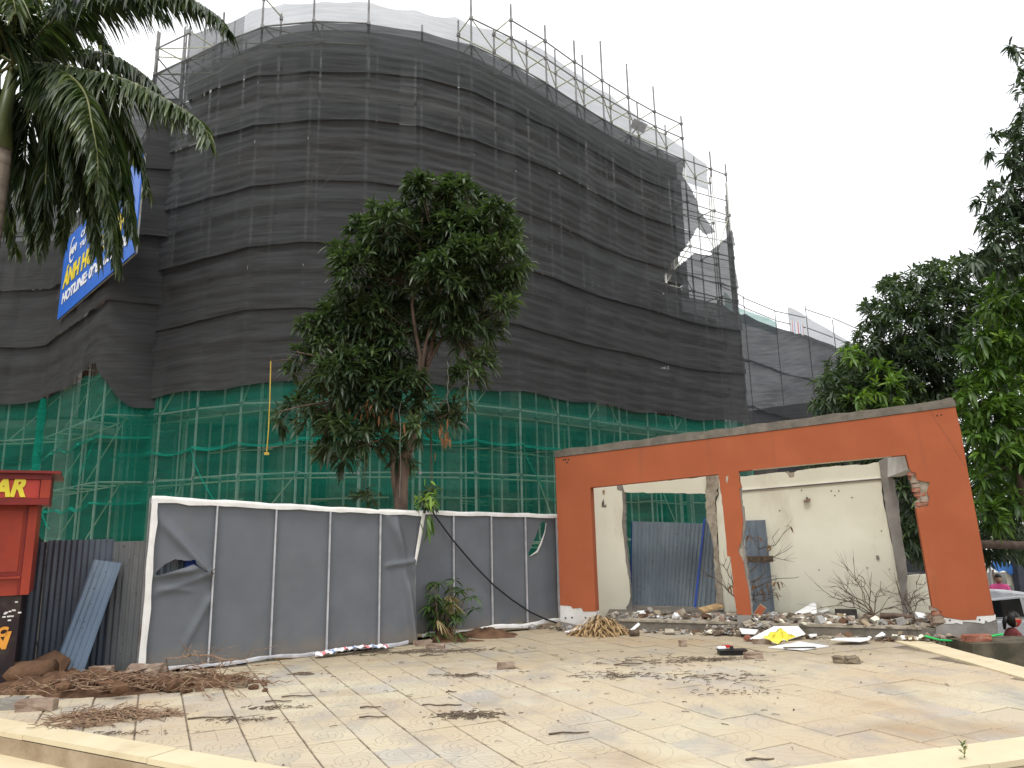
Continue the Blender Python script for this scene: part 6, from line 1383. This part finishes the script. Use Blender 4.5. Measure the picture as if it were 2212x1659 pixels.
# low dark heap on the tiles
p = at_z(*F2((1205, 1270)), 0); heap((p.x, p.y, .002), .17, .07, .022, 4, M['twig'], 'ash_patch', 'dark burnt scrap heap on the tiles in front of the front hoarding', 'ash')
p = at_z(*F2((1000, 1175)), 0); b = MB(); b.box((p.x+.15, p.y+.06, .03), (.26, .1, .04), .5); tag(b.build('foam_scrap', M['straw']), 'tan scrap wedged under the foot rail of the front hoarding', 'scrap')
p = at_z(*R3((310, 300)), 0); b = MB(); b.tube([(p.x-1.1, p.y-.12, .12), (p.x-.5, p.y, .13), (p.x+.0, p.y+.05, .14)], .12, .14, 9); tag(b.build('old_stump', M['earth'], None, True), 'earth crusted fallen log at the left edge before the kiosk', 'log')
p = at_z(*R3((330, 260)), 0); o = link('earth_clod', chunk(.2, 12, .95), M['earth']); o.location = (p.x, p.y, .14); tag(o, 'large clod of earth at the end of the fallen log', 'clod')
# small weed on the right edging slab
p = at_z(*R5((1835, 1010)), .012); n = 22; a = rng.uniform(0, 6.28, n); P = np.tile([p.x, p.y, .012], (n, 1))+np.column_stack([np.zeros(n), np.zeros(n), rng.uniform(0, .1, n)]); tag(leaves(P, np.column_stack([np.cos(a), np.sin(a), rng.uniform(.3, 1.4, n)]), .05, .014, .2, rng.uniform(.5, 1, n), 'weed', M['leaf_l'], nseg=2), 'tiny green weed in a joint of the right edging slabs', 'weed')

# ------------------------------------------------------------------ street at the far right
def body(name, joints, edges, radii, m, root_i=0, parent=None, sub=2):
    me = bpy.data.meshes.new(name); me.from_pydata([tuple(j) for j in joints], edges, []); o = bpy.data.objects.new(name, me); COL.objects.link(o)
    sk = o.modifiers.new('skin', 'SKIN'); 
    for i, r in enumerate(radii): me.skin_vertices[0].data[i].radius = (r, r) if not isinstance(r, tuple) else r
    me.skin_vertices[0].data[root_i].use_root = True
    ss = o.modifiers.new('sub', 'SUBSURF'); ss.levels = ss.render_levels = sub
    bpy.context.view_layer.update(); m2 = bpy.data.meshes.new_from_object(o.evaluated_get(bpy.context.evaluated_depsgraph_get())); COL.objects.unlink(o); bpy.data.objects.remove(o)
    for p in m2.polygons: p.use_smooth = True
    return link(name, m2, m, parent)
def rider(loc, rz, label, top, trousers, masked, sc=1.0):
    """a person astride a scooter, facing +X"""
    r = empty('person', loc, rz); tag(r, label, 'person')
    J = [(0, 0, .86), (.05, 0, 1.10), (.08, 0, 1.32), (.09, 0, 1.42), (.08, .19, 1.33), (.22, .24, 1.10), (.44, .22, 1.00), (.08, -.19, 1.33), (.22, -.24, 1.10), (.44, -.22, 1.00), (.02, .10, .82), (.40, .15, .80), (.34, .13, .42), (.44, .13, .38), (.02, -.10, .82), (.40, -.15, .80), (.34, -.13, .42), (.44, -.13, .38)]
    E_ = [(0, 1), (1, 2), (2, 3), (2, 4), (4, 5), (5, 6), (2, 7), (7, 8), (8, 9), (0, 10), (10, 11), (11, 12), (12, 13), (0, 14), (14, 15), (15, 16), (16, 17)]
    body('body', J, E_, [.15, .14, .15, .055, .065, .048, .036, .065, .048, .036, .10, .075, .05, .04, .10, .075, .05, .04], [top, trousers][0], 0, r)
    hd = MB(); bm = bmesh.new(); bmesh.ops.create_uvsphere(bm, u_segments=14, v_segments=10, radius=.115)
    for v in bm.verts:
        v.co.x *= .92; v.co.y *= .78; v.co.z *= 1.08
        if v.co.x > .085 and abs(v.co.y) < .03 and -.04 < v.co.z < .03: v.co.x += .022
        if v.co.z < -.04: v.co.x += .012
    me = bpy.data.meshes.new('head'); bm.to_mesh(me); bm.free(); o = link('head', me, M['skin'], r); o.location = (.12, 0, 1.55)
    for p in me.polygons: p.use_smooth = True
    def shell(name, m, keep, gr):
        bm = bmesh.new(); bmesh.ops.create_uvsphere(bm, u_segments=16, v_segments=12, radius=.115)
        for v in bm.verts: v.co.x *= .92*gr; v.co.y *= .78*gr; v.co.z *= 1.08*gr
        bmesh.ops.delete(bm, geom=[f for f in bm.faces if not keep(f.calc_center_median())], context='FACES'); me = bpy.data.meshes.new(name); bm.to_mesh(me); bm.free(); q = link(name, me, m, r); q.location = (.12, 0, 1.55)
        so = q.modifiers.new('thick', 'SOLIDIFY'); so.thickness = .01; return q
    shell('hair', M['hair'], lambda c: c.z > .03 or c.x < -.01, 1.10)
    hb = MB(); hb.tube([(.04, 0, 1.60), (-.02, 0, 1.50), (-.03, 0, 1.38)], .05, .02, 8); hb.build('ponytail', M['hair'], r, True)
    if masked: shell('face_mask', masked, lambda c: c.x > .02 and c.z < -.005, 1.07)
    for s_ in (-1, 1):
        e = MB(); e.box((.222, s_*.04, 1.57), (.01, .022, .01)); e.build('eye', M['hair'], r)
        hnd = MB(); hnd.tube([(.44, s_*.22, 1.0), (.48, s_*.22, .99), (.50, s_*.22, .985)], .035, .03, 8)
        hnd.build('hand', M['skin'], r, True)
        for k in range(4): f = MB(); f.tube([(.49, s_*(.195+.018*k), 1.0), (.53, s_*(.195+.018*k), 1.0), (.535, s_*(.195+.018*k), .975)], .009, .007, 5); f.build('finger', M['skin'], r)
        f = MB(); f.tube([(.46, s_*.19, .995), (.50, s_*.185, .975)], .011, .009, 5); f.build('thumb', M['skin'], r)
    return r
def scooter(loc, rz, label, paint):
    r = empty('motor_scooter', loc, rz); tag(r, label, 'scooter')
    for x in (-.52, .68):
        w_ = MB(); V = []
        w_.tube([(x+.25*math.cos(a*math.pi/9), 0, .26+.25*math.sin(a*math.pi/9)) for a in range(19)], .05, n=7, cap=False); o = w_.build('tyre', M['tyre'], r, True)
        h_ = MB(); h_.tube([(x, -.05, .26), (x, .05, .26)], .16, n=12); h_.build('rim', M['batten'], r)
    b = MB(); b.tube([(-.7, 0, .66), (-.4, 0, .62), (-.1, 0, .55), (.1, 0, .38), (.4, 0, .36), (.52, 0, .55), (.55, 0, .85)], .15, .09, 9); b.build('bodywork', paint, r, True)
    b = MB(); b.box((-.25, 0, .74), (.75, .26, .09)); b.build('seat', M['dark'], r)
    b = MB(); b.tube([(.68, 0, .27), (.60, 0, .70), (.52, 0, 1.0)], .035, .03, 7); b.build('fork', M['batten'], r)
    b = MB(); b.tube([(.46, -.32, 1.0), (.52, 0, .97), (.46, .32, 1.0)], .016, n=6); b.build('handlebar', M['dark'], r)
    b = MB(); b.tube([(.55, 0, .90), (.64, 0, .90)], .09, .07, 9); b.build('headlight', M['white'], r); return r
GZ = -1.505
pp = at_y(1011, 619, 12.9)       # head of the masked rider
pz = pp.z-1.55
scooter((pp.x-.1, 12.9, GZ), -.25, 'dark scooter ridden by the person in the red mask', M['shirt']); rider((pp.x-.1, 12.9, pz if pz > GZ-.3 else GZ), -.25, 'person in dark red top and red face mask behind the low wall', M['shirt'], M['jeans'], M['mask'])
pq = at_y(997, 577, 21.5); 
scooter((pq.x, 21.5, GZ), -1.9, 'small red scooter beyond the silver car', M['mask']); rider((pq.x, 21.5, GZ), -1.9, 'person in pink jacket on a scooter beyond the silver car', M['pink'], M['jeans'], None)
# silver car
def car(loc, rz, label):
    r = empty('parked_car', loc, rz); tag(r, label, 'car'); 
    def hull(name, prof, half, m, bev):
        bm = bmesh.new(); a = [bm.verts.new((x, -half, z)) for x, z in prof]; c = [bm.verts.new((x, half, z)) for x, z in prof]; n = len(prof)
        for i in range(n): bm.faces.new((a[i], a[(i+1) % n], c[(i+1) % n], c[i]))
        bm.faces.new(a); bm.faces.new(list(reversed(c))); bmesh.ops.recalc_face_normals(bm, faces=bm.faces)
        bmesh.ops.bevel(bm, geom=bm.edges[:], offset=bev, segments=3, affect='EDGES'); me = bpy.data.meshes.new(name); bm.to_mesh(me); bm.free(); return link(name, me, m, r)
    hull('body', [(-2.15, .35), (-2.2, .75), (-2.05, .98), (-1.5, 1.03), (1.2, 1.03), (1.95, .88), (2.18, .65), (2.15, .35)], .86, M['car'], .06)
    hull('cabin', [(-1.65, 1.0), (-1.05, 1.40), (-.3, 1.475), (.35, 1.44), (1.15, 1.0)], .76, M['car'], .05)
    def half(z): return .76
    for s_ in (-1, 1):
        for q in ([(-1.36, 1.06), (-.95, 1.35), (-.28, 1.40), (-.24, 1.06)], [(-.16, 1.06), (-.2, 1.40), (.30, 1.37), (.90, 1.06)]):
            P = [(x, s_*(half(z)+.008), z) for x, z in q]; prism(P, (0, -s_*.02, 0), 'side_window', M['glass'], r)
        for x in (-1.4, 1.4):
            w_ = MB(); w_.tube([(x, s_*.66, .32), (x, s_*.86, .32)], .32, n=18); t_ = w_.build('wheel', M['tyre'], r); w_ = MB(); w_.tube([(x, s_*.85, .32), (x, s_*.875, .32)], .19, n=14); w_.build('rim', M['batten'], t_)
        h_ = MB(); h_.box((.2, s_*.86, .9), (.18, .03, .03)); h_.build('door_handle', M['batten'], r); h_ = MB(); h_.box((2.12, s_*.6, .72), (.12, .32, .14)); h_.build('headlight', M['white'], r); h_ = MB(); h_.box((-2.15, s_*.62, .82), (.1, .28, .16)); h_.build('tail_light', M['mask'], r)
    prism([(1.08, -.66, 1.06), (1.08, .66, 1.06), (.46, .62, 1.415), (.46, -.62, 1.415)], (.02, 0, .02), 'windscreen', M['glass'], r); prism([(-1.5, -.66, 1.06), (-1.5, .66, 1.06), (-.98, .62, 1.385), (-.98, -.62, 1.385)], (-.02, 0, .02), 'rear_window', M['glass'], r)
    return r
ct = at_y(1010, 594, 14.6); car((ct.x+.4, 15.2, ct.z-1.47), -.06, 'silver car with dark windows parked behind the right end of the ruin')
# market side: tarpaulin stall, pale roof, grey wall, notice, tree limb
def MZ(p): return Q(p, (3850, 2150), 246/816)
MY = 33.0
a, c = at_y(*MZ((520, 470)), MY), at_y(*MZ((900, 650)), MY)
b = MB(); b.box(((a.x+c.x)/2+1.5, MY+.5, (a.z+GZ+.12)/2), (c.x-a.x+4, .25, a.z-GZ-.12)); tag(b.build('grey_wall', M['concrete_lt']), 'grey masonry wall below the blue tarpaulin across the street', 'wall')
st_ = empty('market_stall', at_y(*MZ((560, 500)), MY-.4)); tag(st_, 'market stall under a drooping blue tarpaulin across the street', 'stall')
tp = [at_y(*MZ(q), MY-.5) for q in ((375, 390), (470, 315), (570, 310), (690, 400), (690, 450), (640, 510), (600, 455), (540, 440), (480, 460), (400, 410))]
par(prism([tuple(q) for q in tp], (0, .35, .25), 'tarpaulin', M['tarp_blue']), st_)
for x in (400, 670): q = at_y(*MZ((x, 430)), MY-.4); b = MB(); b.tube([(q.x, q.y, GZ+.12), (q.x, q.y, q.z)], .04, n=6); par(b.build('pole', M['bark']), st_)
sh = empty('market_shed', at_y(*MZ((400, 420)), MY+3)); tag(sh, 'market shed with pale corrugated roof behind the blue tarpaulin', 'shed')
q0, q1 = at_y(*MZ((200, 500)), MY+2), at_y(*MZ((1300, 500)), MY+2); e0, e1 = at_y(*MZ((200, 268)), MY+8), at_y(*MZ((1300, 262)), MY+8); V = []; F = []; n = 120
for i in range(n+1):
    for k in range(2): p = (q0.lerp(q1, i/n)).lerp(e0.lerp(e1, i/n), k); V.append((p.x, p.y, p.z+.05*math.cos(i*math.pi/2)))
b = MB(); b.add(V, [(2*i, 2*i+2, 2*i+3, 2*i+1) for i in range(n)]); par(b.build('roof', M['whitewash'], None, True), sh)
b = MB(); b.box(((q0.x+q1.x)/2, MY+4, (q0.z+GZ)/2), (q1.x-q0.x, .2, q0.z-GZ)); par(b.build('front_wall', M['shade']), sh)
p = at_y(*MZ((695, 500)), MY-.2); b = MB(); b.box(p, (.75, .05, .85)); o = b.build('notice_board', M['cream']); tag(o, 'small cream notice board with orange markings on the grey wall', 'sign'); b2 = MB()
for k in range(3): b2.box((p.x-.02+.03*k, p.y-.035, p.z+.22-.22*k), (.42-.06*k, .01, .10))
b2.build('orange_marking', M['sign_orange'], o)
p = at_y(*MZ((780, 520)), MY-.6); b = MB(); b.box((p.x+.2, p.y, (p.z+1.0+GZ)/2), (.9, .4, p.z+1.0-GZ)); tag(b.build('dark_cabinet', M['jeans']), 'dark upright cabinet beside the notice board', 'cabinet')
p = at_y(*MZ((335, 235)), 30); b = MB(); b.tube([(p.x, p.y, GZ), (p.x, p.y, p.z)], .05, n=6); o = b.build('street_lamp', M['pole']); bm = bmesh.new(); bmesh.ops.create_uvsphere(bm, u_segments=10, v_segments=8, radius=.28); me = bpy.data.meshes.new('lamp'); bm.to_mesh(me); bm.free(); g_ = link('lamp_globe', me, M['white'], o); g_.location = p; tag(o, 'globe street lamp behind the right end of the ruin', 'street lamp')
a, c = at_y(*MZ((-160, 110)), 15.0), at_y(*MZ((900, 110)), 15.0); b = MB(); b.tube([tuple(a), tuple(a.lerp(c, .5)+Vector((0, 0, .03))), tuple(c)], .09, .08, 8); par(b.build('branch', M['bark'], None, True), t1)
# ------------------------------------------------------------------ farther netted block beyond the round building
FR = Path(catmull([(16.5, 56), (19.0, 52.5), (22.5, 50.5), (26.5, 50.0), (31, 51.5), (35, 55)]))
fb = empty('netted_block', (24, 52, 0)); tag(fb, 'distant netted block of the same site beyond the round building', 'building')
def fz_(px, py, Y): return at_y(px*K, py*K, Y).z
b = MB(); n = 20; V = []
for i in range(n+1):
    p = FR.at(FR.L*i/n, -1.5); V += [(p.x, p.y, -1.6), (p.x, p.y, 10.5)]
b.add(V, [(2*i, 2*i+2, 2*i+3, 2*i+1) for i in range(n)]); par(b.build('concrete_wall', M['shade']), fb)
FQ = Path([tuple(at_y(x*K, 760*K, Y))[:2] for x, Y in ((1560, 50), (1610, 48), (1660, 48.5), (1720, 47.5), (1780, 45.5), (1840, 43), (1900, 41), (1990, 39))])
FN = [.3+2.2*i for i in range(int(FQ.L/2.2)+1)]
def ftop(q):
    p = FQ.at(q); x = px2((p.x, p.y, 8))[0]; y = np.interp(x, [1560, 1612, 1690, 1740, 1742, 1800, 1870, 1990], [640, 668, 705, 716, 716, 735, 770, 830]); return at_y(x*K, y*K, p.y).z
def fband(q, fr_): return -1.5+(ftop(q)+1.5)*fr_
for k, (a_, c_, nm) in enumerate(((.80, 1.0, 'top'), (.62, .815, 'upper middle'), (.44, .635, 'lower middle'), (.05, .455, 'bottom'))):
    o = hang(FQ, FN, 0, FQ.L, 0, 3, 'dark_safety_net', M['net_far'], 2.2*k+.7, base=.06, belly=.25, sag=.25, hem=.2, du=.35, dz=.3, zbot=lambda q, a_=a_: fband(q, a_), ztop=lambda q, c_=c_: fband(q, c_), wr=2.0)
    tag(o, f'{nm} band of dark net on the distant block', 'safety net', 'dark nets on the distant block')
qa = FQ.find(*at_y(1742*K, 700*K, 46.7)[:2])
def ptop(q):
    p = FQ.at(q); x = px2((p.x, p.y, 9))[0]; y = np.interp(x, [1740, 1800, 1870, 1990], [665, 700, 745, 810]); return at_y(x*K, y*K, p.y).z
o = hang(FQ, FN, qa, FQ.L, 0, 3, 'grey_safety_net', M['net_screen'], 1.1, base=.3, belly=.1, sag=.05, hem=0, du=.5, dz=.5, zbot=lambda q: ftop(q)-.3, ztop=ptop); tag(o, 'grey net screen standing above the distant block', 'safety net')
o = hang(FQ, FN, 0, qa-1.2, 0, 3, 'green_safety_net', M['net_green_fold'], 1.5, base=-.6, belly=-.05, sag=.05, hem=0, du=.5, dz=.5, zbot=lambda q: ftop(q)-.5, ztop=lambda q: ftop(q)+.75-.35*q/qa); tag(o, 'light green net along the top of the distant block', 'safety net')
fs_ = empty('distant_scaffold', (22, 48, 0)); tag(fs_, 'thin scaffold poles rising above the distant netted block', 'scaffold'); st2 = MB()
for i, q in enumerate(FN):
    p = FQ.at(q, -.1); zt = (ptop(q)+.6 if q > qa else ftop(q)+1.3); o = bar('standard', (p.x, p.y, -1.5), (p.x, p.y, zt), .03, M['pole'], fs_, 5); o.matrix_parent_inverse = Matrix.Translation(-fs_.location)
    if i+1 < len(FN):
        p2 = FQ.at(FN[i+1], .02)
        for dz_ in (.5, 1.2 if q <= qa else 1.8): st2.tube([(p.x, p.y, ftop(q)+dz_), (p2.x, p2.y, ftop(FN[i+1])+dz_)], .035, n=4)
par(tag(st2.build('ledger', M['pole']), kind='stuff'), fs_)
p = at_y(1718*K, 700*K, 46); b = MB(); V = []
for i in range(7):
    for k in range(6): V.append((p.x+.13*i-.3, p.y+.1*math.sin(i), p.z+.16*k-.5-.05*i+.05*math.sin(i*2+k)))
b.add(V, [(6*i+k, 6*i+6+k, 6*i+7+k, 6*i+1+k) for i in range(6) for k in range(5)]); tag(b.build('striped_tarp', bpy.data.materials['striped_plastic']), 'small red and white striped tarp on the distant scaffold', 'tarp')
# floodlight on the scaffold top
p = at_y(1380*K, 272*K, 27.6); fl = empty('floodlight', p); tag(fl, 'floodlight on a bracket at the top of the scaffold right of centre', 'floodlight')
b = MB(); b.box(p, (.62, .12, .38), M=Matrix.Rotation(.5, 3, 'Y') @ Matrix.Rotation(.6, 3, 'X')); par(b.build('lamp_head', M['batten']), fl)
b = MB(); b.tube([tuple(p), tuple(p+Vector((-.35, .1, -.35))), tuple(p+Vector((-.85, .2, -1.0)))], .03, n=5); b.tube([tuple(p+Vector((-.3, 0, -.1))), tuple(p+Vector((-.75, .1, -.9)))], .02, n=5); par(b.build('bracket', M['pole']), fl)
